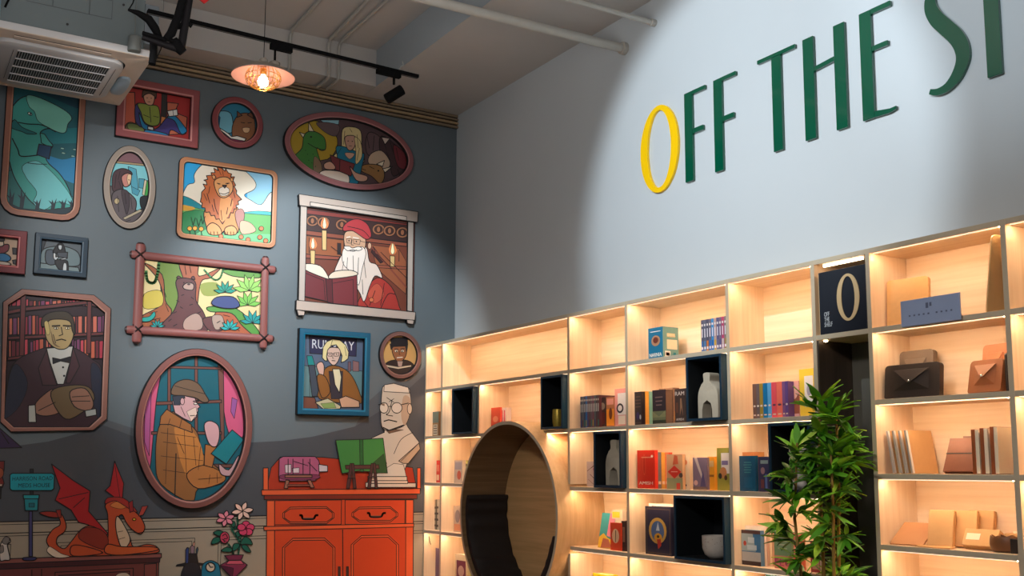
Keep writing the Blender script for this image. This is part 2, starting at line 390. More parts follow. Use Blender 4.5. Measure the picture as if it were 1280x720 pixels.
a.poly('64,52,124', '370,380 440,300 500,300 590,400 560,440 470,400 440,470 340,460 280,430', 1).poly('18,126,176', '440,300 500,284 590,390 590,420 550,430 500,330', 1).poly('18,126,176', '270,400 430,430 440,465 280,440', 1)
a.poly('54,50,110', '185,210 230,200 250,370 190,340', 1).poly('18,126,176', '215,260 260,350 330,380 320,405 240,380', 1).poly('132,146,54', '205,190 300,200 370,220 380,340 330,370 260,340 230,260', 1)
a.line('300,220 310,340', .8).line('250,280 300,300', .7).line('330,290 370,300', .7).poly('222,222,220', '285,372 330,380 330,405 285,395')
a.poly('206,152,124', '255,110 335,115 330,190 300,205 262,180', 1).poly('84,58,40', '240,140 250,80 300,60 350,85 350,150 335,130 300,110 262,120', 1)
a.ell('k', 280, 145, 5, 4, 0).ell('k', 312, 148, 5, 4, 0).line('285,176 305,178', .6)
a.poly('238,238,232', '440,250 520,235 525,285 455,295').line('485,243 490,290', .6)
a.done('printed_art', r)
# --- round frame: brown cushion-like tabby asleep behind a book
e = ellw((263, 151), (328, 157), (295, 122), (298, 187)); inner = ring(e, .05)
r = picture('small round rose frame with a sleepy brown tabby behind an open book', ring(e), inner, '136,62,66', '160,92,90', .03)
a = Art(140, 100, 6.4, cl=inner)
a.poly('36,120,150', '800,150 1200,150 1200,560 800,560', pen=0).poly('110,176,196', '850,260 950,270 960,420 860,390', 1).poly('20,84,120', '840,270 865,300 850,420 830,400', 0, .5)
a.poly('138,88,54', '1010,280 1100,270 1140,330 1140,470 1100,520 980,500 960,380', 1).poly('120,72,44', '1000,300 1000,250 1040,285').poly('120,72,44', '1080,280 1120,250 1130,310')
a.line('1030,340 1060,345', .9).line('1085,345 1115,342', .9).poly('210,170,130', '1045,385 1100,385 1090,420 1055,420', 1, .5)
a.poly('232,228,216', '845,375 930,430 955,455 1000,448 1070,470 1060,490 950,470 850,390').poly('120,30,62', '840,390 945,470 1060,490 1040,530 900,530 840,440')
a.done('printed_art', r)
# --- big landscape oval, top right
e = ellw((353, 175), (515, 200), (425, 141), (450, 240)); inner = ring(e, .052)
r = picture('wide rose oval frame with a long-haired woman in blue reading among beasts', ring(e), inner, '146,88,90', '176,118,116', .04)
a = Art(345, 135, 6.544, cl=inner)
a.poly('84,62,66', '60,40 1120,40 1120,700 60,700', pen=0).poly('176,146,34', '90,120 340,110 500,250 420,420 100,400', 1).poly('150,196,210', '360,100 515,100 510,135 400,130', 0, .6)
a.poly('104,82,84', '330,120 510,140 490,230 400,200', 1, .6)
a.poly('60,124,50', '150,400 210,330 230,220 300,190 390,240 405,330 370,350 330,330 360,440 370,540 300,560 200,480', 1).poly('218,206,176', '265,115 310,195 265,190').poly('218,206,176', '190,200 235,215 220,245')
a.ell('k', 285, 238, 9, 7, 0).line('260,290 330,330 400,345', .9, sm=1).poly('134,110,84', '310,400 365,450 370,545 310,560', 1, .5)
a.poly('96,72,76', '760,200 850,240 870,330 760,390 730,300', 1).poly('64,40,44', '860,230 1000,330 1060,470 960,560 920,440 850,360', 1).poly('190,164,140', '770,380 860,350 930,440 900,500 760,460', 1)
a.poly('214,192,176', '860,240 930,250 890,300').poly('110,34,44', '960,300 1090,420 1060,500 990,470', 1)
a.poly('152,110,62', '690,480 760,460 860,480 885,560 850,620 780,560 700,520', 1).poly('224,214,190', '820,460 885,430 870,480').poly('224,214,190', '870,500 950,480 890,530').ell('k', 835, 515, 8, 7, 0)
a.poly('216,196,140', '530,330 540,180 610,155 690,190 700,330 720,440 650,470 640,380 560,360 500,410 470,390', 1)
a.poly('10,112,140', '490,320 560,320 680,370 720,380 700,480 650,640 480,600 500,420', 1).poly('196,150,128', '565,235 645,235 640,320 600,350 570,310', 1).poly('206,160,136', '560,370 640,375 600,420', 1, .6)
a.poly('236,214,196', '400,510 580,540 570,640 360,560', 1).poly('216,196,140', '640,240 690,280 700,400 650,460 650,340', 1, .7).ell('k', 588, 272, 6, 4, 0).ell('k', 622, 275, 6, 4, 0).line('595,312 618,313', .6)
a.line('560,190 550,300', .6).line('600,170 620,200', .6).line('660,220 670,330', .6).line('680,330 660,430', .6).line('530,330 500,380', .6)
for x_, y_ in ((240, 350), (265, 430), (255, 380), (300, 380), (290, 450), (320, 480)): a.ell('40,90,40', x_, y_, 5, 5, 0)
for q in ('870,260 900,340', '930,280 960,380', '980,330 1000,430', '900,360 930,430', '740,230 760,330', '800,230 790,350', '990,500 1010,560', '700,500 730,510', '760,480 800,500'): a.line(q, .8)
a.poly('120,44,48', '440,385 520,420 520,520 460,500').poly('128,48,52', '520,420 640,460 610,560 515,520').poly('216,166,142', '390,460 440,440 480,480 470,505 400,500', 1).poly('216,166,142', '600,480 650,530 740,560 730,600 650,590', 1)
a.done('printed_art', r)
# --- portrait oval, grey-beige frame
e = ellw((127.5, 235), (194, 240), (158, 182), (162, 287.5)); inner = ring(e, .048)
r = picture('beige upright oval frame with a dark-haired girl reading a green book at a window', ring(e), inner, '152,138,126', '176,160,146')
a = Art(120, 175, 6, cl=inner)
a.poly('124,196,204', '60,60 440,60 440,700 60,700', pen=0).poly('126,88,96', '100,60 420,60 420,200 130,160').poly('170,146,110', '120,155 400,185 400,200 130,172', 0, .6)
a.poly('78,158,180', '240,200 300,220 320,400 270,370 250,280', 0, .6).poly('70,150,172', '320,290 365,295 360,365 322,360', 0, .6).poly('70,150,172', '265,350 330,380 310,420 270,400', 0, .5).poly('96,86,88', '80,340 130,350 150,560 90,500')
a.poly('70,44,52', '130,250 190,215 250,230 270,260 230,280 200,350 220,420 150,400 120,360', 1).poly('196,128,116', '190,280 230,250 262,262 262,300 250,340 210,350', 1).poly('226,190,150', '238,262 262,262 262,300 246,340 232,300', 1, .4)
a.poly('92,82,86', '125,400 190,370 250,400 300,460 290,540 260,560 380,500 400,540 300,620 200,640 150,560 120,480', 1).poly('64,52,60', '190,380 240,390 250,480 230,560 210,500', 1, .6).ell('190,170,130', 155, 460, 20, 22, .6)
a.line('150,260 140,360', .6).line('180,235 165,300', .6).line('170,310 190,370', .6).line('160,420 170,540', .6).line('260,430 270,520', .6).line('200,620 260,600', .6).line('215,400 225,480', .6).line('240,300 252,302', .7)
a.poly('60,160,70', '375,305 410,310 400,410 360,430').poly('214,200,170', '362,300 380,305 362,420 345,410', 0, .6).poly('24,28,34', '335,430 400,430 410,500 370,540 335,500', 1).poly('180,166,140', '200,585 330,520 345,535 215,600', 0, .6)
a.done('printed_art', r)
# --- meadow picture with lion
o = avgrect(rectw([(222.5, 196.5), (346, 213.5), (343.5, 312), (219.5, 297.5)])); inner = rrect(o, .037, .03)
r = picture('copper rounded frame with a golden lion resting in a flower meadow', rrect(o, 0, .05), inner, '186,126,88', '214,160,120')
a = Art(215, 190, 5.757, cl=inner)
a.poly('40,164,224', '60,60 740,60 740,700 60,700', pen=0).poly('148,204,232', '540,100 740,130 740,420 540,400', pen=0)
a.poly('238,226,206', '70,330 110,240 160,220 160,160 220,90 320,60 480,110 540,150 600,220 590,270 520,310 570,350 640,380 700,300 740,300 740,460 70,450', 1, .7)
a.poly('20,136,150', '60,320 140,340 240,410 240,450 60,400', 1, .6).poly('60,170,170', '500,440 620,425 740,440 740,480 500,470', 1, .5)
a.poly('96,170,90', '60,380 250,420 740,460 740,700 60,700', 0, .5).poly('214,160,60', '60,380 160,400 140,420 60,420', 1, 0).poly('40,130,74', '60,450 240,430 250,600 60,600', 1, .5).poly('112,190,130', '240,560 500,590 740,600 740,700 200,640', 1, 0)
a.poly('214,140,72', '235,420 340,380 470,400 480,560 440,590 380,595 370,570 350,595 280,590 240,520', 1).poly('226,158,92', '250,540 290,510 340,540 355,590 300,600 260,585', 1).poly('226,158,92', '380,550 430,530 465,560 455,595 390,595', 1)
a.poly('196,104,56', '212,290 238,262 222,232 250,238 244,212 228,204 256,198 246,172 284,168 280,150 308,150 300,118 332,136 322,110 358,118 380,140 384,122 404,152 428,160 420,180 448,180 438,206 456,240 446,250 464,280 460,300 500,342 474,356 478,380 460,384 462,412 446,410 440,440 420,438 408,476 388,474 362,520 338,482 316,486 304,456 280,460 268,432 240,436 236,404 212,400 216,368 202,360 210,326', 0)
a.poly('226,150,84', '350,330 400,320 440,360 420,430 370,500 340,470', 1, 0).poly('222,158,100', '300,220 340,185 400,185 435,230 430,290 380,330 330,310', 1).poly('238,222,204', '335,270 375,250 410,270 400,310 350,315', 1, .6).poly('60,50,60', '360,240 392,240 378,262')
a.poly('226,160,100', '286,176 300,168 312,182 300,200', 1, .8).poly('226,160,100', '418,190 434,190 438,210 424,212', 1, .8).line('330,120 352,168', .6).line('360,126 368,172', .6).line('300,160 318,186', .6).line('226,300 250,350', .7).line('270,250 262,300', .7).line('286,380 300,430', .7).line('440,280 452,330', .7).line('400,400 390,450', .7).line('350,420 358,490', .6).ell('k', 336, 232, 4, 4, 0).ell('k', 398, 230, 4, 4, 0).line('322,226 345,232', 1.).line('385,228 410,226', 1.).line('340,298 375,305 405,292', .8, sm=1).line('300,340 310,400 330,450', .8, sm=1).line('250,300 270,370', .8).line('430,340 420,390', .8)
a.poly('176,120,110', '455,430 500,410 520,460 490,560 460,500', 1, .6).poly('220,170,140', '490,500 560,510 600,570 500,590', 1, .5)
for x, y in ((125, 552), (163, 550), (208, 555), (350, 608), (495, 612), (630, 615), (672, 640), (545, 632), (640, 552)): a.ell('226,120,70' if x > 300 else '232,166,50', x, y, 17, 16, .6)
for x in (125, 163, 208): a.line(f'{x},570 {x+5},600', .8)
for x in (275, 300, 325, 395, 420, 440): a.line(f'{x},575 {x+2},594', .6)
for x, y in ((150, 470), (190, 480), (220, 460)): a.line(f'{x},{y+60} {x-15},{y} ', .6).line(f'{x},{y+60} {x+15},{y+5}', .6)
a.done('printed_art', r)
# --- log-framed jungle picture with brown bear
r = thing('framed_picture', 'log frame lashed at the corners with a brown bear in a jungle', 'picture', (0, on_x(250, 370).y, on_x(250, 370).z), 'framed pictures on the mural wall')
def bar(p, q, rr, name='log'):
    A_ = wpx(*p); B_ = wpx(*q); A_.x = B_.x = .026; k = 8; m = MB()
    d = (B_-A_).normalized(); n = Vector((0, -d.z, d.y)); loops = []; L = (B_-A_).length
    for t, f in ((0, .55), (.012/L, .9), (.03/L, 1), (.5, .94), (1-.03/L, 1), (1-.012/L, .9), (1, .55)):
        loops.append([A_+d*(t*L)+n*(rr*f*math.cos(2*math.pi*i/k))+Vector((1, 0, 0))*(.5*rr*f*math.sin(2*math.pi*i/k)) for i in range(k)])
    m.loft(loops, [col('60,34,34')]+[col('142,84,80')]*4+[col('60,34,34')], cap=True); m.build(name, r, smooth=True)
bar((161, 318), (344, 338), .027); bar((155, 412), (341, 424), .027); bar((175, 304), (169.5, 430), .032); bar((330.5, 321), (327.5, 437), .028)
for p in ((174, 320), (171, 413), (330, 336), (328, 424)):
    c0 = wpx(*p); m = MB()
    for sgn in (1, -1):
        for dd in (0, .008): m.tube([c0+Vector((.03, -.034, sgn*.03+dd)), c0+Vector((.046, 0, dd)), c0+Vector((.03, .034, -sgn*.03+dd))], .0028, INK, 5)
    m.build('lashing', r)
cl = rectw([(177, 325), (327, 342), (325, 420), (174, 408)])
a = Art(150, 295, 4.965, cl=cl)
a.poly('226,206,150', '120,120 900,120 900,660 120,660', pen=0).poly('110,136,56', '240,160 390,160 360,420 280,500 250,300', 1).poly('158,88,52', '150,170 260,240 280,400 320,470 260,560 130,560 130,500 260,420 240,280', 1)
a.poly('166,88,56', '370,160 480,170 490,250 620,200 560,260 500,290 470,480 430,360 390,260', 1).poly('206,186,80', '150,360 250,340 260,430 150,450', 1, .6).poly('96,150,64', '640,210 870,220 860,260 700,250', 1)
a.poly('150,160,76', '500,300 600,290 620,360 520,370', 1, 0).poly('176,94,60', '600,460 700,470 760,560 860,600 860,640 600,600', 1).poly('86,150,64', '550,440 720,450 860,590 860,640 760,560 690,480 560,470', 1)
a.poly('96,52,54', '262,545 330,470 360,380 345,290 370,262 440,268 470,300 470,400 520,480 540,590 420,592 270,580', 1).poly('176,144,132', '400,520 470,480 510,520 500,580 400,580', 1, .6).poly('176,144,132', '390,310 420,290 455,300 450,335 400,330', 1).poly('100,56,58', '510,520 580,500 640,520 640,580 560,592', 1).poly('176,150,136', '570,500 630,495 642,560 590,580', 1, .6)
a.poly('96,52,54', '350,262 362,248 380,262', 1, .8).poly('96,52,54', '440,262 456,250 464,272', 1, .8)
for q in ('330,480 350,470', '300,530 318,516', '350,400 366,410', '380,370 396,364', '440,380 456,392', '430,430 450,424', '330,560 352,548', '480,480 500,470', '372,440 388,450', '600,540 620,528'): a.line(q, .8)
for q in ('150,230 170,260', '270,330 286,380', '280,420 300,470', '400,180 410,240', '430,180 440,230', '640,490 680,500', '700,560 740,590', '180,480 230,470', '200,520 250,510'): a.line(q, .6)
a.ell('k', 395, 290, 4, 4, 0).ell('k', 440, 292, 4, 4, 0).ell('60,36,40', 425, 300, 10, 6, 0)
a.line('160,220 170,280 210,290 230,240 240,170', 3.2, '60,120,60', 1).line('520,210 580,270 620,260 640,200', 2.0, '50,130,80', 1)
for cx, cy, s_, c in ((800, 340, 1.3, '150,206,100'), (790, 430, 1.1, '120,190,80'), (650, 350, .9, '20,150,130'), (680, 580, .8, '30,170,170'), (820, 540, 1.0, '20,150,150'), (230, 565, .6, '20,150,150')):
    for k in range(6):
        an = R(-170+k*32); L_ = 80*s_; x, y = cx+L_*math.cos(an), cy+L_*math.sin(an); nx, ny = -math.sin(an)*14*s_, math.cos(an)*14*s_
        a.poly(c, [(cx, cy), ((cx+x)/2+nx, (cy+y)/2+ny), (x, y), ((cx+x)/2-nx, (cy+y)/2-ny)], 0, .6)
a.poly('60,74,130', '565,420 600,380 700,380 740,430 700,450 620,445', 1).poly('30,160,150', '130,510 180,500 210,470 215,500 180,530 130,530', 1, .6)
a.done('printed_art', r)
# --- big columned frame: bearded reader in a red cap by candlelight
r = thing('framed_picture', 'classical stone-coloured frame with a white-bearded reader in red cap and candles', 'picture', (0, on_x(445, 320).y, on_x(445, 320).z), 'framed pictures on the mural wall')
def slab(px, x1, c, name, x0=.0005, ink=True):
    m = MB(); P_ = [Vector((x0, *on_x(*q).yz)) for q in px]; m.prism(P_, (x1-x0, 0, 0), col(c), INK)
    if ink:
        aa = Art(0, 0, 1, x1+.0004); aa.raw(c, [(p.y, p.z) for p in P_], .8); k = len(m.v); m.v += aa.m.v; base = [m.slot(q) for q in aa.m.m]
        m.f += [tuple(i+k for i in f) for f in aa.m.f]; m.mi += [base[i] for i in aa.m.mi]
    return m.build(name, r)
slab([(374, 257), (518, 278), (516, 400), (371, 386)], .010, '120,70,60', 'backing')
slab([(371.5, 244), (520, 266), (519, 279), (372, 258)], .040, '188,170,158', 'cornice'); slab([(374, 258), (382, 259), (379, 377), (371.5, 376)], .030, '186,172,162', 'column'); slab([(508, 278), (515, 279), (513, 390), (507, 389)], .030, '186,172,162', 'column')
slab([(368.5, 376), (517, 391), (516, 401), (368, 388)], .036, '188,170,158', 'sill'); slab([(369, 388), (379, 390), (378, 395), (371, 395)], .036, '188,170,158', 'foot'); slab([(506, 400), (515, 401), (514, 406), (507, 405)], .036, '188,170,158', 'foot')
slab([(385, 254), (505, 272), (505, 277), (385, 259)], .046, '204,188,176', 'moulding')
cl = rectw([(382, 261), (508, 280), (506, 389), (379, 376)])
a = Art(360, 240, 4.365, .012, cl=cl)
a.poly('116,58,42', '80,80 660,80 660,660 60,660', pen=0).poly('130,50,44', '90,95 650,165 650,190 90,120').poly('60,34,32', '90,120 650,185 650,275 90,215')
for cx in (130, 190, 290, 400, 490, 550, 620):
    cy = 120+cx*.13+22; a.ell('150,96,66', cx, cy, 34, 30, .8).ell('60,34,32', cx, cy, 22, 19, .7).ell('150,96,66', cx, cy, 10, 16, .6)
a.poly('140,72,52', '90,210 650,280 650,300 90,235').poly('150,84,48', '90,240 300,265 300,370 90,340', 0, .6).poly('40,26,28', '265,280 285,282 285,345 265,342', 0, .5).poly('146,72,54', '90,340 280,355 270,372 90,362').poly('150,84,54', '450,290 600,310 640,380 640,560 480,420', 0, .6).poly('60,30,30', '460,300 520,380 500,390 450,330').line('450,300 640,520', 2.2, '130,64,50').poly('150,80,58', '480,400 650,410 650,425 490,415', 0, .7)
for cx, cy, h in ((195, 190, 110), (132, 300, 80), (566, 330, 60)):
    a.poly('214,180,120', f'{cx-14},{cy+20} {cx+12},{cy+22} {cx+10},{cy+20+h} {cx-12},{cy+18+h}', 0, .8).poly('226,130,76', f'{cx},{cy-50} {cx+22},{cy-14} {cx+12},{cy+10} {cx-12},{cy+10} {cx-20},{cy-20}', 1, 0).poly('250,240,190', f'{cx},{cy-50} {cx+10},{cy-5} {cx},{cy+12} {cx-10},{cy-5}', 1, .5)
a.poly('170,52,44', '370,620 400,560 480,470 560,520 600,620 590,660 370,650', 1).poly('190,80,60', '430,560 480,500 520,560 470,610', 1, .4).line('500,640 540,560 580,560', 1., sm=1)
a.poly('226,208,196', '300,330 270,380 250,440 300,440 380,540 410,600 440,520 470,460 510,470 480,400 440,380 420,300 350,300', 1).poly('204,160,130', '300,250 320,215 400,225 420,280 400,330 340,340 310,310', 1).poly('236,222,212', '300,310 330,305 350,320 400,300 420,340 400,420 380,510 350,450 300,400 290,350', 1, .7)
a.poly('176,52,58', '298,190 330,160 380,150 430,180 450,240 420,260 350,215 300,215', 1).line('320,190 400,210 440,250', .9, sm=1).ell('206,164,136', 440, 296, 10, 18, .7)
a.line('315,250 335,246', 1.4, '226,214,204').line('350,250 380,255', 1.4, '226,214,204').ell('k', 328, 268, 4, 4, 0).ell('k', 368, 272, 4, 4, 0).line('314,258 342,258 340,282 318,280 314,258', .6).line('352,260 390,264 386,288 354,284 352,260', .6).line('390,270 428,280', .6).poly('236,224,214', '300,300 330,298 346,308 380,300 400,312 380,322 346,318 318,322', 1, .8).line('320,360 316,420', .7).line('350,350 352,430', .7).line('380,360 376,450', .7).line('410,380 420,470', .7).line('400,480 404,560', .7).line('300,380 290,430', .6).line('345,262 340,290 352,292', .7).line('330,322 352,326 370,318', .8, sm=1)
a.line('520,500 500,620', .8).line('470,540 440,620', .8).line('410,600 440,640', .8).ell('206,110,70', 450, 590, 12, 12, .6)
for q in ('480,340 560,420', '500,330 640,470', '460,300 470,330', '600,320 600,380', '110,250 110,335', '230,300 290,345'): a.line(q, .8)
a.poly('110,40,46', '80,420 200,470 215,600 80,570').poly('118,44,50', '230,470 370,440 375,640 225,610').poly('90,30,38', '200,475 235,475 240,612 210,602').line('240,500 350,480 352,620', .7).line('90,445 190,485 198,590', .7)
a.poly('232,216,196', '85,395 170,405 215,465 205,475 85,425', 1).poly('226,208,186', '215,465 250,435 340,430 372,455 240,475', 1)
a.done('printed_art', r)
# --- red frame cut by the left edge
o = avgrect(rectw([(-30, 284), (33.5, 290), (31, 344), (-32, 340)])); inner = rrect(o, .055, .002, 2)
r = picture('dark red frame cut off by the left edge, child reading on a blue cushion', rrect(o, 0, .003, 2), inner, '122,42,48', '196,112,110', .045, plain=True)
a = Art(0, 280, 9, cl=inner)
a.poly('196,160,132', '-300,100 215,140 200,480 -300,500', pen=0).poly('120,30,44', '-10,260 60,230 100,240 90,300 40,330 -20,330', 1).poly('20,110,160', '-30,340 60,335 120,380 90,420 -30,420', 1).poly('224,196,170', '-20,190 30,190 40,240 -10,250', 1).poly('50,30,34', '-20,150 40,150 45,190 0,195', 1)
a.poly('44,30,34', '140,270 190,275 185,345 145,340').poly('60,44,46', '140,410 195,400 190,460 150,450').poly('214,190,170', '-20,420 80,430 120,460 -20,470', 1)
a.done('printed_art', r)
# --- small navy frame
o = avgrect(rectw([(43, 291.5), (109.5, 298.5), (107, 348.5), (41, 343)])); inner = rrect(o, .04, .002, 2)
r = picture('small navy frame with a grey print of a woman reading on a sofa', rrect(o, 0, .003, 2), inner, '36,56,72', '76,96,112', .045, plain=True)
a = Art(0, 280, 9, cl=inner)
a.poly('84,92,98', '440,160 920,220 910,580 430,540', pen=0).poly('30,38,48', '450,170 520,180 480,300 450,440').poly('104,122,126', '460,330 520,270 700,250 850,300 900,380 880,470 700,470 460,440', 1).poly('116,134,136', '450,440 600,455 780,480 880,490 900,550 440,520')
a.poly('66,76,88', '520,300 620,310 620,450 520,440', 1).poly('20,20,28', '600,300 640,240 680,212 715,240 735,310 740,340 610,330', 1).poly('190,194,196', '655,240 695,240 695,280 675,295 655,275', 1).poly('200,204,206', '600,330 625,335 630,375 700,330 690,350 640,400 740,380 745,395 640,410 605,390', 1, .7)
a.poly('20,20,28', '620,410 740,410 765,450 765,540 740,540 700,520 650,500', 1).poly('60,66,76', '640,320 760,320 755,385 650,370').poly('196,200,202', '715,445 745,450 745,530 705,530', 1, .7)
a.done('printed_art', r)
# --- octagonal frame: man in dark suit and bow tie in front of red books
o = rectw([(26.5, 361.5), (117, 369), (138, 386), (133, 524), (116, 538), (13, 540), (0, 528), (3, 378)])
ci = (sum(p[0] for p in o)/8, sum(p[1] for p in o)/8)
inn = rectw([(31, 369), (113, 377), (130, 392), (125, 520), (110, 534), (17, 534), (5, 523), (10, 382)])
r = picture('large copper frame with cut corners, stern man in suit and bow tie', o, inn, '150,104,92', '176,128,114')
a = Art(0, 355, 3.786, cl=inn)
a.poly('44,24,34', '30,40 500,60 500,700 10,700', pen=0)
random.seed(3)
for row, (y0, hh) in enumerate(((62, 44), (150, 92), (262, 92))):
    x = 42
    while x < 490:
        w_ = random.choice((11, 14, 18, 22)); t = random.uniform(0, 14); sl = .10*(x-40)
        dy = -sl*.0+ (8 if row == 0 else 0)
        a.poly(random.choice(('176,50,70', '196,70,86', '150,42,60', '120,60,100', '196,96,70', '110,36,50', '206,110,90')), [(x, y0+dy+t), (x+w_-2, y0+dy+t-2), (x+w_-2, y0+hh-3), (x, y0+hh)], 0, .8); x += w_ + (9 if random.random() < .15 else 0)
a.poly('104,46,48', '36,128 110,112 400,82 500,112 500,124 410,96 120,128 36,144').poly('104,46,48', '36,250 500,228 500,242 36,264').poly('104,46,48', '98,50 122,50 112,360 90,360').poly('104,46,48', '412,66 432,70 428,330 408,330').poly('104,46,48', '36,348 190,330 190,342 36,362')
a.poly('60,36,46', '20,600 40,440 80,360 190,310 240,300 340,300 440,360 480,420 480,700 20,700', 1).poly('34,38,58', '20,600 45,430 80,380 130,470 90,580 20,640', 1, .5).poly('34,38,58', '430,380 480,430 480,660 440,560', 1, .5)
a.poly('196,196,190', '218,305 345,295 330,370 300,475 270,475 235,370').poly('24,22,30', '248,350 285,358 330,345 332,375 285,365 250,378', 0).poly('70,40,48', '220,310 180,400 200,480 268,480 235,380', 0).poly('70,40,48', '345,300 375,390 330,470 310,470', 0)
a.ell('k', 297, 395, 5, 5, 0).ell('k', 302, 435, 5, 5, 0)
a.poly('176,152,104', '212,180 240,150 320,150 345,190 345,250 320,300 280,310 240,290 215,250', 1).poly('62,52,40', '195,200 200,160 240,135 310,132 345,165 352,240 340,220 330,180 290,168 235,172 212,200', 1).poly('200,176,110', '208,185 225,180 235,230 220,240', 1, .4)
a.line('246,200 282,198', 1.6).line('298,198 334,200', 1.6).ell('240,230,200', 264, 210, 11, 5, .6).ell('240,230,200', 318, 210, 11, 5, .6).ell('k', 265, 210, 3, 4, 0).ell('k', 319, 210, 3, 4, 0).poly('120,96,66', '240,222 258,280 285,300 250,285', 1, 0).line('288,205 295,240 278,246', .9).line('265,268 290,262 310,268', 1.1).line('250,240 262,280', .7)
a.poly('150,108,90', '165,610 170,560 240,500 260,520 285,600 220,625', 1).poly('186,190,184', '133,575 165,572 170,655 133,655').poly('110,90,62', '240,510 330,480 420,490 440,560 330,640 270,600', 1).poly('150,108,90', '330,510 400,495 440,560 420,600 350,580', 1).poly('176,180,176', '400,600 452,590 455,620 405,630')
a.line('340,535 420,530', .8).line('335,555 425,555', .8).line('180,600 260,560', .8)
a.done('printed_art', r)
# --- large oval: reader in a checked brown coat at a window
e = ellw((167, 535), (314, 532), (245, 436), (237, 636)); inner = ring(e, .055)
r = picture('large upright oval frame, man in checked brown coat and cap reading a teal book', ring(e), inner, '128,76,70', '166,108,98', .045)
a = Art(160, 430, 3.43, cl=inner)
a.poly('8,90,106', '40,20 520,20 520,700 40,700', pen=0)
a.poly('206,86,124', '50,300 70,200 140,110 120,250 90,560 60,470', 1).poly('176,84,140', '70,210 100,190 90,480 70,420', 0, .6).poly('206,86,124', '400,90 470,180 500,300 490,400 430,380 400,200', 1).poly('150,84,150', '445,230 468,240 455,320 440,290', 0, .6)
for pts in ('170,90 182,90 182,560 168,560', '285,50 298,50 298,400 285,400', '385,90 408,90 412,420 398,420', '100,92 400,100 400,110 100,102', '120,248 400,240 400,252 120,262', '100,376 400,376 400,388 100,388', '330,515 480,515 480,530 330,530'): a.poly('116,70,62', pts, 0, .9)
a.poly('150,96,50', '130,360 190,290 270,350 300,390 320,470 400,550 400,600 300,620 270,680 140,600 118,500', 1).poly('196,124,58', '200,350 260,360 310,430 320,520 270,590 230,520 210,440', 1, .0)
a.poly('160,100,52', '140,310 165,280 270,345 275,380 180,345 135,345', 0).line('205,470 200,660', 1.2).line('150,420 300,440', .5).line('140,480 320,500', .5).line('140,380 290,400', .5).line('170,360 160,600', .5).line('240,370 250,560', .5).line('280,400 290,520', .5).line('150,540 300,560', .5)
a.poly('180,112,56', '250,560 320,520 400,550 410,590 300,620', 1).poly('176,108,54', '330,430 380,440 360,530 325,520', 0)
a.poly('206,158,160', '188,245 240,222 286,232 292,248 308,270 298,277 300,288 292,296 293,312 270,334 238,320 200,296', 0).poly('226,196,180', '250,290 290,270 295,300 270,333', 0, .4).poly('52,56,70', '190,225 238,218 244,232 226,236 222,262 196,262', 0, .7).poly('112,86,66', '185,215 200,170 250,152 300,170 330,215 345,245 320,250 290,232 240,222', 1).line('200,180 330,215', .7, sm=1)
a.ell('206,158,160', 232, 246, 9, 15, .7).line('226,270 244,310', .6).line('210,400 240,470', .5).line('180,320 170,350', .5).line('230,320 220,360', .5).line('310,440 300,540', .5).line('350,560 345,600', .5).line('380,552 382,596', .5).line('300,580 400,572', .5).ell('240,230,220', 288, 256, 8, 4, .7).line('278,246 302,244', 1.2).line('265,308 285,306', .8)
a.poly('210,160,164', '325,350 350,330 385,350 390,400 375,440 345,425', 1).poly('206,158,160', '390,515 430,540 470,480 480,500 450,560 400,560', 1).poly('6,120,132', '355,470 445,368 495,410 420,515', 0)
a.done('printed_art', r)
# --- teal blue rectangular frame: blond reader at a desk under RUNWAY
o = avgrect(rectw([(371, 410), (461, 417.5), (458.5, 521), (369.5, 518.5)])); inner = rrect(o, .048, .002, 2)
r = picture('deep teal rectangular frame with a blond woman at a desk below the word RUNWAY', rrect(o, 0, .003, 2), inner, '8,86,116', '20,120,150', .05, plain=True)
a = Art(360, 400, 3.347, cl=inner)
a.poly('84,98,122', '60,50 320,60 320,390 60,390', pen=0).poly('38,38,74', '88,66 286,74 284,152 90,140').text('RUNWAY', 100, 118, 276, 128, 38, '206,206,214')
a.poly('96,128,132', '60,190 320,215 320,330 60,320', 0, .7).poly('112,80,90', '250,175 262,175 262,215 250,215', 0, .6).poly('140,100,100', '270,170 296,176 296,215 270,215', 0, .6).poly('20,130,130', '78,150 100,150 112,190 84,195', 0, .7).line('130,200 130,320', .6).line('90,210 90,320', .6)
a.poly('62,70,84', '85,190 110,190 130,320 100,320').poly('140,88,36', '150,210 185,190 235,205 270,240 300,310 300,350 130,330 145,260', 1).poly('50,44,56', '170,215 228,215 225,330 180,330', 0, .7).poly('226,214,176', '185,205 215,205 222,240 214,305 195,270 190,235', 0)
a.poly('214,180,164', '160,120 215,120 212,165 190,190 165,165', 1).poly('222,206,150', '142,158 145,115 160,92 185,80 215,84 240,105 253,135 250,162 235,174 221,178 225,150 215,124 200,104 180,108 165,125 160,150 163,172 152,170', 0).line('185,84 178,108', .6).line('236,112 242,150', .6).line('163,138 183,138 182,152 166,151 163,138', .7).line('191,138 212,137 210,151 193,152 191,138', .7).line('183,142 191,142', .7).ell('k', 174, 144, 2.5, 2.5, 0).ell('k', 202, 144, 2.5, 2.5, 0).line('187,146 185,160 190,161', .6).line('182,170 196,171', .9)
a.poly('214,170,154', '118,190 138,175 150,195 145,240 132,232', 1).poly('140,88,36', '120,235 155,238 175,300 140,325', 1).poly('120,70,54', '60,320 110,325 130,385 60,385', 0).poly('196,186,150', '112,345 165,328 220,360 216,372 150,376', 0).poly('206,160,130', '212,330 240,318 296,340 298,365 222,366', 0).poly('136,160,90', '135,350 190,345 200,368 150,370', 0, .4)
a.done('printed_art', r)
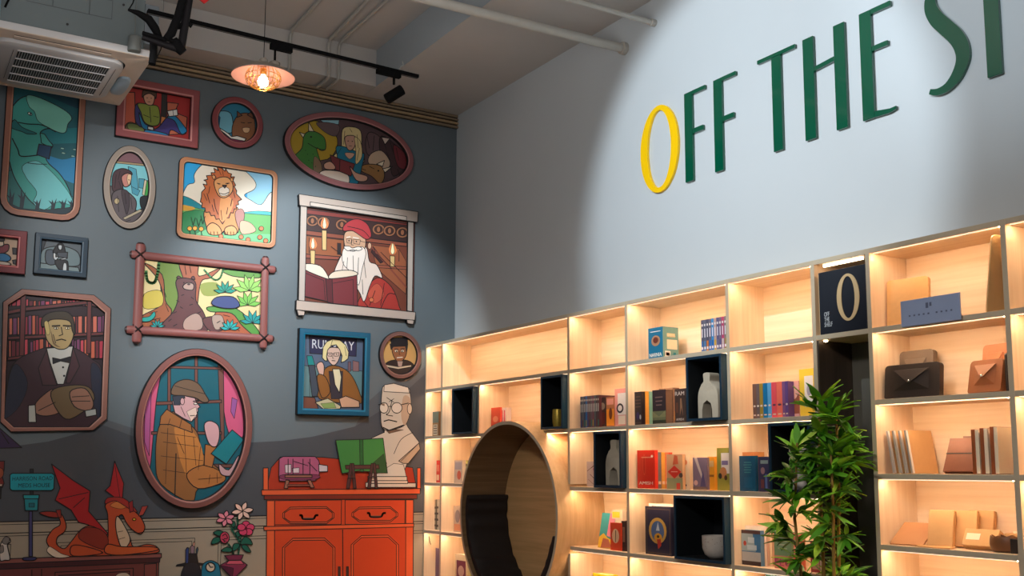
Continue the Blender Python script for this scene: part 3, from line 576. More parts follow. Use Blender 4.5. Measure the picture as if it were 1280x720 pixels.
# --- small round portrait with black cap
e = ellw((472.5, 444), (525, 447), (499, 414.5), (498, 474)); inner = ring(e, .036)
r = picture('small round brown frame with a boy in black cap reading', ring(e), inner, '118,80,74', '150,108,98', .03)
a = Art(360, 400, 3.347, cl=inner)
a.poly('206,160,96', '370,50 560,50 560,250 370,250', pen=0).poly('40,26,28', '395,200 430,170 500,170 530,200 500,235 420,235', 1).poly('150,94,60', '438,110 490,110 492,150 465,178 440,150', 1).poly('34,28,32', '430,125 425,100 440,98 495,98 500,110 495,140 490,110 440,112', 0, .6)
a.poly('20,20,28', '428,76 498,72 500,105 432,108').ell('230,220,200', 452, 130, 7, 5, .4).ell('230,220,200', 478, 130, 7, 5, .4).ell('k', 453, 131, 3, 3, 0).ell('k', 477, 131, 3, 3, 0).line('445,121 460,122', 1).line('470,121 486,120', 1).line('465,132 464,144 468,145', .7).line('455,158 478,156', 1.2, '236,226,210').poly('204,186,160', '405,186 460,196 515,188 515,196 460,206 405,196', 0, .8).poly('176,150,140', '455,172 480,172 475,195 460,195', 0, .6)
a.done('printed_art', r)

# ---------------------------------------------------------------- flat painted figures (cut-outs a few millimetres thick on the wall)
def cutout(name, label, cat, art, outline, t=.004, c='k'):
    """a thin panel on the wall with its print on top"""
    P_ = [wpx(*q) for q in outline]; cc = sum((Vector(p) for p in P_), Vector())/len(P_)
    o = art.m.build(name, None, (0, cc.y, cc.z)); tag(o, label, cat)
    for body, sz, mt, org, xd, w in art.txt:
        xv = Vector(xd).normalized(); text_obj(body, sz, mt, org, xv, Vector((1, 0, 0)).cross(xv), o, 'lettering', width=w)
    return o
F1 = (320, 560, 4.5)   # enlargement of the red cabinet
a = Art(*F1, off=.003)
RD, RD2, RL = '206,66,28', '172,48,22', '226,92,48'
a.poly(RD2, '55,240 85,110 135,52 370,52 560,70 880,110 905,240', 0).poly(RL, '40,112 68,112 68,242 40,242').poly(RL, '905,112 925,112 925,240 905,240').poly(RD, '60,290 885,290 880,1400 50,1400').poly('124,36,20', '45,262 905,262 905,286 45,290').poly(RL, '30,236 922,228 922,258 32,266')
a.poly(RD, '105,296 480,292 478,430 103,432').poly(RD, '500,292 838,292 836,428 500,430').poly(RL, '60,296 104,296 102,1400 52,1400').poly(RL, '842,292 884,292 880,1400 838,1400')
for x0, x1, y0, y1 in ((150, 437, 333, 425), (538, 796, 333, 416)):
    for q, c in ((0, RL), (9, RD)):
        k = 42; a.poly(c, f'{x0+k},{y0+q} {x1-k},{y0+q-3} {x1-q},{y0+32} {x1-q},{y1-32} {x1-k},{y1-q} {x0+k},{y1-q} {x0+q},{y1-32} {x0+q},{y0+32}')
for cx, cy in ((295, 380), (675, 368)):
    a.line(f'{cx-50},{cy-2} {cx-38},{cy} {cx-30},{cy+18} {cx+25},{cy+18} {cx+38},{cy} {cx+52},{cy-2}', 2.6, sm=1).line(f'{cx-30},{cy+14} {cx+25},{cy+14}', 1, '110,80,70')
a.poly(RL, '42,442 886,424 886,444 44,464').line('486,460 492,1400', 1.2)
for x0, x1 in ((148, 443), (534, 800)):
    for q, c in ((0, RL), (12, RD)):
        k = 58; a.poly(c, f'{x0+k},{508+q-(16 if x0>400 else 0)} {x1-k},{506+q-(16 if x0>400 else 0)} {x1-q},{560-(16 if x0>400 else 0)} {x1-q},1280 {x0+q},1280 {x0+q},{560-(16 if x0>400 else 0)}')
a.poly('70,40,40', '461,668 472,668 472,800 461,800').poly('70,40,40', '507,668 518,668 518,800 507,800')
cutout('painted_cabinet', 'bright orange-red cabinet with two drawers painted on the mural wall', 'cabinet', a, [(330, 590), (525, 720)])
a = Art(*F1, off=.0095)
a.poly('172,86,120', '128,60 150,48 330,48 350,70 356,95 385,98 385,130 356,132 350,160 330,184 130,186 126,160').poly('200,190,196', '350,92 400,100 400,132 352,134').poly('214,196,200', '160,95 195,92 195,140 162,140', 0, .7).poly('214,196,200', '200,115 240,110 240,140 205,140', 0, .6).poly('130,50,84', '150,150 340,150 330,176 150,176', 1, .6)
for x in (178, 205, 262, 300): a.line(f'{x},62 {x},150', 1.)
a.line('290,80 340,130', .8).line('210,75 290,100', .8).poly('156,100,80', '160,152 312,152 312,166 160,166').poly('156,100,80', '165,180 185,182 175,228 155,226').poly('156,100,80', '285,180 305,180 325,222 305,224').poly('150,80,60', '172,205 300,205 300,214 172,214', 0, .6)
cutout('painted_ship_in_bottle', 'pink ship in a bottle on a stand painted above the orange cabinet', 'bottle', a, [(350, 575), (405, 605)])
a = Art(360, 400, 3.347, off=.0125)
a.poly('208,194,178', '345,495 400,470 400,420 480,410 500,450 545,510 545,545 500,590 480,640 490,660 500,700 325,700 345,610 410,600', 0).poly('214,202,188', '440,600 480,605 492,655 350,655', 0, .6).poly('220,200,180', '330,655 495,655 495,672 345,672').poly('220,200,180', '322,680 532,682 532,700 322,700').poly('222,200,178', '345,672 498,672 498,684 345,684')
a.poly('184,156,130', '545,515 550,540 500,600 478,600 460,590').line('470,590 545,515', .7).line('440,560 470,500 520,470', .8, sm=1).poly('120,90,70', '400,455 480,460 420,475', 0, .4)
a.poly('204,190,174', '390,300 400,275 440,268 500,285 508,310 512,350 505,395 485,440 420,462 392,450 385,400', 1).poly('190,160,136', '480,320 508,330 505,395 485,440 470,400', 1, .0).poly('226,208,190', '398,300 400,272 440,266 500,283 505,306', 0, .8).ell('206,182,160', 506, 372, 10, 22, .9)
a.line('375,355 410,350', 1.2).line('440,362 500,348', 1.2).ell('226,208,190', 398, 368, 18, 22, 1.).ell('226,208,190', 452, 368, 22, 22, 1.).line('416,362 430,362', 1).line('432,335 420,385 408,396 435,402', 1, sm=1).poly('140,108,88', '380,352 400,350 400,360', 0, .3).line('398,424 418,418 452,426', 1.4).line('410,325 440,345', .8).line('440,330 420,342', .7).line('395,450 420,462 480,440', 1.4)
cutout('painted_bust', 'pale stone bust with round glasses painted beside the bookshelf', 'bust', a, [(445, 480), (525, 610)])
a = Art(360, 400, 3.347, off=.0165)
a.poly('56,126,58', '196,503 300,500 300,630 222,642', 0).poly('62,134,62', '306,500 394,495 412,640 306,632', 0).poly('40,100,48', '296,500 310,500 312,636 298,634', 0, .8).poly('36,84,44', '350,600 396,560 412,640 340,640', 0, .4)
a.poly('90,48,46', '236,608 376,606 378,622 238,624').poly('78,40,42', '256,600 268,600 254,704 240,704', 0, .8).poly('78,40,42', '262,600 272,600 282,704 270,704', 0, .8).poly('78,40,42', '344,600 354,600 342,704 328,704', 0, .8).poly('78,40,42', '352,600 362,600 372,704 360,704', 0, .8).line('246,662 278,662', 1.2).line('336,660 368,660', 1.2)
cutout('painted_book_stand', 'green open book on a wooden easel painted over the orange cabinet', 'book', a, [(420, 550), (480, 610)])
G = (0, 500, 3.273)
a = Art(*G, off=.003)
a.poly('112,52,50', '-40,662 650,640 640,1000 -40,1000', 0).poly('142,80,74', '-40,652 660,628 660,645 -40,672').poly('70,28,34', '-40,672 655,645 652,664 -40,694').poly('122,60,56', '590,672 640,668 632,1000 588,1000').poly('120,58,54', '225,705 545,688 540,1000 222,1000', 0).poly('108,50,48', '240,718 530,700 526,1000 238,1000', 0).poly('196,180,160', '480,712 520,708 540,740 470,740', 1, .6).line('130,695 130,1000', 1).line('170,692 170,1000', 1)
cutout('painted_sideboard', 'dark red sideboard painted along the bottom left of the mural', 'cabinet', a, [(0, 690), (200, 760)])
a = Art(*G, off=.006)
a.poly('170,26,32', '210,262 300,330 368,372 362,455 440,545 430,575 360,510 320,500 290,450 225,410 245,360', 0).line('240,405 360,378', .8).line('300,440 345,400', .8).poly('176,30,36', '468,250 505,340 500,410 470,400 430,370 450,350', 0).line('470,270 490,400', .6)
a.poly('190,74,38', '200,600 190,570 215,530 245,510 240,480 225,458 250,465 270,510 262,540 235,560 232,590 262,608 290,580 330,530 370,515 420,540 440,570 440,470 430,430 470,402 520,420 550,455 575,480 592,520 575,548 540,530 515,500 500,470 485,480 500,520 530,560 545,600 600,590 640,600 640,625 500,634 290,640 230,640', 1)
a.poly('226,204,180', '200,600 192,620 230,645 285,640 250,628 215,605', 1, .6).poly('150,40,30', '160,462 195,455 240,462 245,480 200,478', 1).poly('150,40,30', '228,450 248,448 250,480 238,480', 0, .7).poly('140,44,30', '320,560 340,525 400,525 440,560 430,610 360,590', 1, .7).poly('210,180,150', '478,475 500,500 530,560 525,590 500,610 480,560 472,510', 1).line('480,540 502,536', .6).line('484,570 510,562', .6)
a.poly('200,88,40', '440,590 500,600 620,600 640,615 500,634 430,625', 1).poly('196,80,40', '290,600 330,595 420,625 300,638', 1).poly('206,120,60', '450,430 480,415 520,430 500,445 465,440', 1, .4).poly('160,40,34', '430,425 440,400 500,400 540,430 560,460 520,440 470,412', 1, .7).poly('150,34,34', '530,460 525,420 542,410 545,455', 0, .7).poly('170,60,50', '565,475 580,435 605,432 585,470', 0, .7).ell('220,180,60', 548, 488, 7, 5, .8).line('560,545 585,540', .8)
cutout('painted_dragon', 'orange-red dragon with raised wings painted lying on the dark red sideboard', 'dragon', a, [(60, 580), (195, 695)])
a = Art(*G, off=.006)
a.poly('64,60,110', '118,455 132,455 132,640 118,640').poly('54,48,96', '95,645 145,643 140,655 100,656', 1).poly('30,34,44', '122,282 136,282 136,305 122,305', 0, .7).poly('30,34,44', '122,368 136,368 136,390 122,390', 0, .7).poly('24,150,164', '40,306 50,300 212,300 222,308 220,362 210,370 48,370 40,362').text('HARRISON ROAD', 50, 330, 214, 328, 17, '12,24,34').text('MEDS HOUSE', 74, 358, 204, 356, 17, '12,24,34')
a.poly('20,130,142', '98,400 156,400 154,452 102,452').poly('24,150,160', '94,388 160,388 158,404 96,404').poly('16,96,112', '118,422 140,422 140,438 118,438', 0, .6)
cutout('painted_signpost', 'teal street sign on a purple post painted left of the dragon', 'sign', a, [(10, 590), (68, 700)])
a = Art(*G, off=.006)
a.poly('200,192,184', '0,600 10,575 22,560 38,565 42,580 30,592 34,615 40,652 20,655 0,655', 1).poly('120,112,108', '8,580 20,560 38,565 34,585 20,590', 1, .6).poly('120,112,108', '0,600 12,595 14,620 0,625', 1, .5)
cutout('painted_cat', 'small white and grey cat figurine painted at the left edge on the sideboard', 'cat', a, [(0, 672), (12, 700)])
a = Art(0, 540, 7.2, off=.003)
a.poly('52,34,70', '-60,-80 -10,-40 195,140 -60,148').line('10,0 80,105', 1)
cutout('painted_lamp_shade', 'dark purple lamp shade painted at the left edge above the street sign', 'lamp shade', a, [(0, 540), (27, 560)])
a = Art(0, 540, 7.2, off=.003)
a.poly('120,34,30', '-60,262 40,262 36,340 20,400 36,460 20,500 -60,500').poly('150,70,40', '-60,330 20,330 24,400 -60,440', 1, .6).poly('200,170,150', '-10,470 20,468 18,488 -10,490', 0, .5).poly('26,20,26', '-60,490 12,490 6,600 -60,600')
cutout('painted_red_ornament', 'dark red ornament painted at the left edge beside the street sign', 'ornament', a, [(0, 576), (6, 624)])
H8 = (190, 630, 8.)
a = Art(*H8, off=.004)
a.poly('20,20,26', '330,590 375,495 445,495 460,590 560,600 540,610 240,620 250,608').poly('30,30,40', '320,620 470,612 475,900 280,900', 1).poly('140,110,120', '382,430 400,410 425,420 420,495 385,495', 0, .8).poly('210,150,130', '408,395 420,375 428,395 424,425 410,425', 0, .6).poly('40,60,120', '335,460 350,435 368,440 362,590 335,600', 0).poly('50,80,100', '440,450 455,430 460,450 450,500 442,500', 0, .8)
cutout('painted_pencil_pot', 'black hat-shaped pencil pot painted left of the teal clock', 'pot', a, [(220, 680), (250, 740)])
a = Art(*H8, off=.006)
a.poly('8,110,140', '490,740 495,640 520,590 580,565 640,585 675,640 685,900 490,900', 1).ell('206,190,170', 582, 632, 46, 46, 1.4).line('582,632 562,600', 1.2).line('582,632 608,630', 1.2)
cutout('painted_clock', 'teal arched clock with round dial painted beside the flower vase', 'clock', a, [(252, 700), (276, 740)])
a = Art(*H8, off=.008)
GR, PK, PK2, PC = '14,92,74', '226,132,148', '206,60,100', '240,196,178'
for p in ('780,150 800,260 870,380 860,500', '850,130 850,220 790,260', '890,300 870,400 860,500', '760,400 800,460 810,505'): a.line(p, 2.2, '30,90,70', 1)
for p in ('610,285 660,265 710,280 690,320 640,310', '590,400 610,345 660,330 685,350 660,385', '780,180 820,175 830,220 800,230', '830,290 860,275 880,310 850,330', '690,470 740,430 800,450 780,480', '800,440 820,395 870,400 860,440 810,470', '880,400 920,330 975,350 1000,405 940,400', '890,420 940,410 985,480 930,470'): a.poly(GR, p, 1)
for cx, cy, s_, c in ((730, 145, 95, PK), (900, 70, 110, PC)):
    for k in range(6):
        an = R(-80+k*60+(10 if c == PC else 0)); x, y = cx+s_*math.cos(an), cy+s_*math.sin(an)*.85; nx, ny = -math.sin(an)*24, math.cos(an)*24
        a.poly(c, [(cx, cy), (cx+(x-cx)*.55+nx, cy+(y-cy)*.55+ny), (x, y), (cx+(x-cx)*.55-nx, cy+(y-cy)*.55-ny)], 1)
for k in range(5):
    an = R(-90+k*72); a.ell(PK2, 935+48*math.cos(an), 245+42*math.sin(an), 40, 34, .9)
a.ell('160,30,60', 935, 245, 8, 8, .6).ell('190,56,84', 722, 335, 46, 58, 1).line('700,320 730,300 750,340 715,350 720,380', 1, sm=1).line('695,350 740,375', .8)
a.poly('120,36,66', '720,515 810,505 910,508 885,560 760,562').poly('130,40,72', '675,612 760,565 885,562 948,608 830,730 790,740', 0).poly('206,84,104', '735,600 765,566 885,564 915,600', 0, .6).poly('84,22,50', '675,612 810,640 800,740', 0, .6).poly('110,30,60', '770,730 850,730 860,900 760,900', 0)
cutout('painted_flower_vase', 'plum-coloured faceted vase of pink lilies painted left of the orange cabinet', 'vase', a, [(265, 630), (318, 735)])
# ================================================================ BOOKSHELVES on the right wall
D = .2626
X = [0.004, .284, 1.999, 2.593, 3.441, 4.018, 4.338, 4.993, 5.66]
Z = [2.229, 1.872, 1.502, 1.142, .778, .418, .06]
ZR = [2.229, 1.872, 1.555, 1.235, .934, .62, .32, .06]
T = .0115                                     # half thickness of a board
PC_, PR, PY_ = (1.412, .956), .623, -.37       # round seat: centre x z, outer radius, front plane
shelfL = thing('bookshelf', 'long maple display bookshelf with lit bays left of the dark niche', 'bookshelf', (2.0, -.13, 0), 'wall bookshelves')
shelfR = thing('bookshelf', 'maple display bookshelf right of the bamboo plant, holding leather goods', 'bookshelf', (5.0, -.13, 0), 'wall bookshelves')
def cbox(name, a, b, m, parent, front=None, bevel=0.0012, M=None):
    """box part with its origin at its centre"""
    c = (Vector(a)+Vector(b))/2; k = MB(); k.box(Vector(a)-c, Vector(b)-c, m, front, M)
    o = k.build(name, None, None, bevel=bevel); o.location = c
    if parent is not None: attach(o, parent)
    return o
def upright(x, z0, z1, par): cbox('upright', (x-T, -D, z0), (x+T, -.012, z1), MAPLE_Z, par, EDGE)
def board(x0, x1, z, par, d=D): cbox('shelf_board', (x0, -d, z-T), (x1, -.012, z+T), MAPLE_X, par, EDGE)
def led(x0, x1, z, par):
    """slim profile: a faintly glowing diffuser lip in front, the diodes behind it facing back and down"""
    a, b, zt_ = x0+.012, x1-.012, z-T-.0002; c = Vector(((a+b)/2, -D+.013, zt_)); k = MB(); yf = -D+.010
    k.box((a, yf, zt_-.0042), (b, yf+.0015, zt_), LEDF)
    k.face([(a, yf+.0017, zt_-.0040), (b, yf+.0017, zt_-.0040), (b, yf+.0095, zt_-.0005), (a, yf+.0095, zt_-.0005)], LED)
    o = k.build('light_strip', None, c); attach(o, par)
def dark_in_tube(x0, x1, z):
    dz = abs(z-PC_[1])
    if dz >= PR: return [(x0, x1)]
    h = math.sqrt(PR*PR-dz*dz); a, b = PC_[0]-h-.001, PC_[0]+h+.001; out = []
    if a-x0 > .01: out.append((x0, min(a, x1)))
    if x1-b > .01: out.append((max(b, x0), x1))
    return out
for i in (0, 1, 3, 4, 5): upright(X[i], 0, Z[0]+T, shelfL)
h = math.sqrt(PR*PR-(X[2]-PC_[0])**2)
upright(X[2], PC_[1]+h+.004, Z[0]+T, shelfL); upright(X[2], 0, PC_[1]-h-.004, shelfL)
for c in range(5):
    x0, x1 = X[c]+T, X[c+1]-T
    for r, z in enumerate(Z):
        segs = dark_in_tube(x0, x1, z) if c == 1 else [(x0, x1)]
        for a, b in segs:
            board(a, b, z, shelfL)
            if r < 6: led(a, b, z, shelfL)
for c in range(5):
    cbox('back_panel', (X[c]+.001, -.012, 0), (X[c+1]-.001, -.001, Z[0]+T), MAPLE_X, shelfL, None, 0)
for c in (6, 7, 8): upright(X[c], 0, Z[0]+T, shelfR)
for c in (6, 7):
    x0, x1 = X[c]+T, X[c+1]-T
    for r, z in enumerate(ZR):
        board(x0, x1, z, shelfR)
        if r < 7: led(x0, x1, z, shelfR)
    cbox('back_panel', (X[c]+.001, -.012, 0), (X[c+1]-.001, -.001, Z[0]+T), MAPLE_X, shelfR, None, 0)
# niche between the two bookshelves
NW = wood('dark_stained_oak', (54, 42, 34), (74, 60, 50), 2); NG = paint(92, 88, 80, .6, name='niche_grey_side')
nic = thing('niche_panel', 'narrow dark stained niche between the bookshelves behind the bamboo plant', 'niche', (4.178, -.1, 0))
x0, x1 = X[5]+T, X[6]-T
cbox('shelf_board', (x0, -D, Z[0]-T), (x1, -.012, Z[0]+T), MAPLE_X, nic, EDGE); cbox('shelf_board', (x0, -D, Z[1]-T), (x1, -.012, Z[1]+T), MAPLE_X, nic, EDGE)
cbox('side_panel', (x0+.0005, -D+.004, 0), (x0+.010, -.014, Z[1]-T-.001), NW, nic, None, 0)
cbox('back_panel', (x0+.0105, -.034, 0), (x1-.001, -.014, Z[1]-T-.001), NG, nic, None, 0)
cbox('back_panel', (x0, -.012, Z[1]+T), (x1, -.001, Z[0]-T), MAPLE_X, nic, None, 0)
cbox('light_strip', (x0+.03, -D+.03, Z[0]-T-.012), (x1-.04, -D+.040, Z[0]-T-.001), LEDN, nic, None, 0)
m = MB(); m.lathe([(.010, 0), (.010, -.006), (.001, -.009)], emit('puck_glow', (1, .75, .45), 8), (x0+.03, -D+.03, Z[1]-T-.0005), 14); m.build('puck_light', nic)

# round reading seat
pod = thing('round_reading_seat', 'round maple reading pod with dark cushions set into the bookshelf', 'seat', (PC_[0], -.2, PC_[1]-PR))
def circ(r, y, n=96): return [Vector((PC_[0]+r*math.cos(2*math.pi*i/n), y, PC_[1]+r*math.sin(2*math.pi*i/n))) for i in range(n)]
POD = wood('pod_laminate', (196, 160, 116), (214, 180, 136), 2); POD_SHADE = wood('pod_laminate_shaded', (120, 92, 62), (142, 112, 80), 1)  # inner copy is darker: shade of the unlit tube put into the wood colour
m = MB(); m.loft([circ(PR-.022, -.0125), circ(PR-.022, PY_), circ(PR, PY_), circ(PR, -.013)], [POD_SHADE, EDGE, POD]); o = m.build('round_shell', pod, smooth=True)
m = MB(); m.ngon(circ(PR-.0225, -.0135), OAK_DARK); m.build('back_disc', pod)
CUSH = paint(30, 22, 21, .7, var=.15, scale=40, bump=.25, name='dark_brown_fabric')
def cushion(name, a0, a1, y0, y1, thick, seed, label=None):
    rnd = random.Random(seed); n = 90; m = MB(); ph = rnd.random()*6; prof = []
    K = 14; loops = []
    for i in range(n+1):
        s = i/n; a = R(a0+(a1-a0)*s); wr = (.011 if seed == 1 else .004)*math.sin(s*52+ph+2*math.sin(s*9))+.004*math.sin(s*23+ph*2); end = min(1, s*14, (1-s)*14)**.5
        lp = []
        for j in range(K):
            t = 2*math.pi*j/K; cy, ct = math.cos(t), math.sin(t)
            sy = math.copysign(abs(cy)**.35, cy); st = math.copysign(abs(ct)**.45, ct)
            rad = PR-.0235-thick/2*(1)-st*(thick/2*(.35+.65*end))+(wr*max(0, st)*(.6+.4*math.sin(3*t+s*40)))*-1
            y = (y0+y1)/2+sy*(y1-y0)/2
            lp.append(Vector((PC_[0]+rad*math.cos(a), y, PC_[1]+rad*math.sin(a))))
        loops.append(lp)
    m.loft(loops, CUSH, cap=True); return m.build(name, pod, smooth=True)
cushion('cushion', 168, 262, -.350, -.012, .058, 1); cushion('cushion', 263, 349, -.358, -.012, .078, 5)

# loose light leads hanging in the narrow bays
for i, (px, py) in enumerate(((537, 436), (535, 495), (534, 610), (536, 672))):
    p = on_y(px, py, -.22); m = MB(); m.tube([p+Vector((0, 0, .012)), p+Vector((.012, -.004, .004)), p+Vector((.020, 0, -.010 if i < 2 else -.035)), p+Vector((.030, .004, -.004 if i < 2 else -.05))], .0022, BLACKM, 6)
    o = m.build('light_lead', None, p, smooth=True); tag(o, ('top', 'second', 'fourth', 'lowest')[i]+' loose light lead in the narrow bays beside the mural', 'cable', 'loose light leads')
# navy cube boxes
def cube_box(px0, py0, px1, py1, label, zi=None, xr=None, xl=None):
    a = on_y(px0, py0, -.30); b = on_y(px1, py1, -.30)
    x0 = xl if xl is not None else a.x; x1 = xr if xr is not None else b.x; zb, zt = zi
    o = thing('display_cube', label, 'display box', ((x0+x1)/2, -.15, zb), 'navy display cubes'); t = .014
    for nm, p, q in (('side_panel', (x0, -.302, zb), (x0+t, -.02, zt)), ('side_panel', (x1-t, -.302, zb), (x1, -.02, zt)), ('top_panel', (x0+t, -.302, zt-t), (x1-t, -.02, zt)), ('bottom_panel', (x0+t, -.302, zb), (x1-t, -.02, zb+t))):
        cbox(nm, p, q, NAVY, o, None, .001)
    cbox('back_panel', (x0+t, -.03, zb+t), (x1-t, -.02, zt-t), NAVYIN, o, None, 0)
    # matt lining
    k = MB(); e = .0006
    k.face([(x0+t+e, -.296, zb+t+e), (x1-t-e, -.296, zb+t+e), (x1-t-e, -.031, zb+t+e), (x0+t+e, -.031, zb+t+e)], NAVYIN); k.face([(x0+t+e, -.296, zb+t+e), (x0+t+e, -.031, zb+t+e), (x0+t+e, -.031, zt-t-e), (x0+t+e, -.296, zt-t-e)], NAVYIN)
    k.build('lining', o); return x0, x1
def rz(i, j, Zt=Z): return (Zt[j]+T+.0006, Zt[i]-T-.0065)
B1 = cube_box(570, 486, 597, 545, 'navy display cube nearest the mural, empty', rz(1, 2), xl=.525, xr=.856-T-.001); upright(.856, Z[2]+T, Z[1]-T, shelfL)
B2 = cube_box(676, 470, 711, 537, 'navy display cube above the round reading seat holding a gold tumbler', rz(1, 2), xr=X[2]-T-.001)
B3 = cube_box(742, 539, 783, 608, 'navy display cube right of the round reading seat holding a sand vase', rz(2, 3), xr=X[3]-T-.001)
B4 = cube_box(857, 445, 910, 525, 'navy display cube holding two sand-coloured vases', rz(1, 2), xr=X[4]-T-.001)
B5 = cube_box(842, 620, 915, 707, 'navy display cube holding a speckled bowl', rz(3, 4), xr=X[4]-T-.001)
B6 = cube_box(960, 530, 1018, 614, 'navy display cube behind the bamboo leaves holding a ribbed vase', rz(2, 3), xr=X[5]-T-.001)

# ---------------------------------------------------------------- things on the shelves
PAGES = paint(226, 214, 190, .8, var=.08, scale=120, name='page_edges')
def bcol(c): return paint(*[int(q) for q in c.split(',')], .42, var=.05, scale=60, name='book_cover')
def book(label, x0, x1, zb, h, yf, t, c, group=None, art=(), spine_face=False, spine_c=None, lean=0, txt=(), cat='book', yaw=0, roll=0):
    """upright book. face-on: cover towards the room; spine_face: spine towards the room. x0..x1 extent, yf front plane, t depth"""
    bay = [X[0], X[1], .856, X[2], X[3], X[4], X[5], X[6], X[7], X[8]]; mid = (x0+x1)/2
    for i in range(len(bay)-1):
        if bay[i] < mid < bay[i+1] and not (i == 1 and zb < Z[2]-.1 and mid > .84):
            x0 = max(x0, bay[i]+T+.001); x1 = min(x1, bay[i+1]-T-.001)
    w = x1-x0; o = thing('book', label, cat, ((x0+x1)/2, yf+t/2, zb), group); M = bcol(c); S = bcol(spine_c or c); k = MB(); ct = .0022
    if spine_face:
        k.box((-w/2, -t/2, 0), (-w/2+ct, t/2, h), M); k.box((w/2-ct, -t/2, 0), (w/2, t/2, h), M); k.box((-w/2+ct, -t/2, 0), (w/2-ct, -t/2+ct, h), S)
        g = MB(); g.box((-w/2+ct, -t/2+ct, .002), (w/2-ct, t/2-.003, h-.003), PAGES)
    else:
        k.box((-w/2, -t/2, 0), (w/2, -t/2+ct, h), M); k.box((-w/2, t/2-ct, 0), (w/2, t/2, h), M); k.box((w/2-ct, -t/2+ct, 0), (w/2, t/2-ct, h), S)
        g = MB(); g.box((-w/2+.003, -t/2+ct, .002), (w/2-ct, t/2-ct, h-.003), PAGES)
    cv = k.build('cover', None); cv.parent = o; pg = g.build('pages', None); pg.parent = o
    if art:
        a = MB(); n = 0
        for q in art:
            n += 1; y = -t/2-.0003-.0002*n
            if q[0] == 'e':
                _, cx, cz, rx, rz_, cc = q; a.ngon([Vector((-w/2+w*(cx+rx*math.cos(2*math.pi*i/20)), y, h*(cz+rz_*math.sin(2*math.pi*i/20)))) for i in range(20)], bcol(cc))
            elif q[0] == 'p':
                a.ngon([Vector((-w/2+w*u, y, h*v)) for u, v in q[1]], bcol(q[2]))
            elif q[0] == 's':      # side (+x) patch
                _, u0, v0, u1, v1, cc = q; xx = w/2+.0003+.0002*n; a.face([(xx, -t/2+t*u0, h*v0), (xx, -t/2+t*u1, h*v0), (xx, -t/2+t*u1, h*v1), (xx, -t/2+t*u0, h*v1)], bcol(cc))
            else:
                u0, v0, u1, v1, cc = q; a.face([(-w/2+w*u0, y, h*v0), (-w/2+w*u1, y, h*v0), (-w/2+w*u1, y, h*v1), (-w/2+w*u0, y, h*v1)], bcol(cc))
        ao = a.build('cover_art', None); ao.parent = cv
    for body, u, v, hh, cc, ww in txt:
        tt = text_obj(body, h*hh/.7, bcol(cc), (-w/2+w*u, -t/2-.004, h*v), (1, 0, 0), (0, 0, 1), None, 'lettering', width=w*ww); tt.parent = cv
    o.rotation_euler = (R(lean), R(roll), R(yaw)); return settle(o, zb) if lean or roll else o
def fx(px, py, yf): return on_y(px, py, yf).x
def fz(px, py, yf): return on_y(px, py, yf).z
def face_book(label, px0, px1, pyt, zb, yf, t, c, **k):
    """face-on book between two pixel columns of the photograph, top at pyt"""
    x0 = fx(px0, pyt+10, yf); x1 = fx(px1, pyt+10, yf); h = fz(px0, pyt, yf)-zb
    return book(label, x0, x1, zb, h, yf, t, c, **k)
zt = lambda i, Zt=Z: Zt[i]+T+.0005
def settle(o, zb):
    """lift a leaning thing so that its lowest point rests on the board"""
    lo = 1e9
    def walk(q, M):
        nonlocal lo
        M = M @ q.matrix_basis
        if q.type == 'MESH':
            for v in q.data.vertices: lo = min(lo, (M @ v.co).z)
        for ch in q.children: walk(ch, M)
    walk(o, Matrix()); o.location.z += zb+.0006-lo; return o
def lines(cc, n=4, u0=.15, u1=.85, v0=.55, v1=.9):
    r = random.Random(n*7+len(cc)); out = []
    for i in range(n):
        v = v1-(v1-v0)*(i+.5)/n; w_ = r.uniform(.6, 1)*(u1-u0)/2; out.append(((u0+u1)/2-w_, v-.016, (u0+u1)/2+w_, v+.016, cc))
    return out
# -- bays beside the mural
face_book('small teal and tan book in the narrow bay beside the mural, second row', 535.5, 548, 515.5, zt(2), -.20, .03, '96,116,110', art=[(0, 0, 1, .55, '150,112,70'), (.12, .05, .85, .48, '200,190,170')]+lines('70,60,60', 4, .2, .8, .08, .46), spine_c='110,80,50')
face_book('slim red book in the narrow bay beside the mural, third row', 545.5, 549.5, 575.5, zt(3), -.17, .03, '206,44,30', art=[(.1, .1, .9, .35, '230,190,160'), (.1, .5, .9, .8, '226,120,100')])
for i, (p, cc) in enumerate(((541.0, '120,104,84'), (542.8, '176,160,140'), (544.6, '90,84,70'), (546.4, '190,180,160'))):
    face_book(('grey-brown', 'pale beige', 'dark olive', 'ivory')[i]+' striped magazine leaning in the narrow bay beside the mural, fourth row', p, p+1.7, 625-i*.3, zt(4), -.16-.012*i, .02, cc, group='magazines in the narrow bay', art=[(0, .1+.2*k, 1, .17+.2*k, '60,50,44') for k in range(4)])
face_book('purple book in the narrow bay beside the mural, lowest visible row', 544.5, 549.8, 685, zt(5), -.18, .03, '96,76, 104'.replace(' ', ''))
face_book('beige and pink book tucked behind the navy cube nearest the mural', 562, 572, 511, zt(2), -.16, .02, '196,150,130', art=[(0, 0, 1, .4, '206,160,80')])
face_book('white book with red sketch between mural and round seat, third row', 568, 578, 575.5, zt(3), -.19, .04, '196,176,160', art=[(.1, .6, .9, .92, '160,150,160'), ('e', .6, .35, .25, .2, '190,80,60')])
face_book('pale yellow book with black spots beside the white sketch book', 579, 586, 575.5, zt(3), -.16, .03, '214,206,120', art=[('e', .5, .8, .2, .06, '60,60,30'), ('e', .3, .5, .2, .06, '60,60,30')])
face_book('cream book with grey drawing left of the round seat, fourth row', 567, 577, 632, zt(4), -.18, .03, '214,186,160', art=[('e', .5, .6, .3, .25, '150,130,130'), (.1, .05, .9, .3, '226,150,110')])
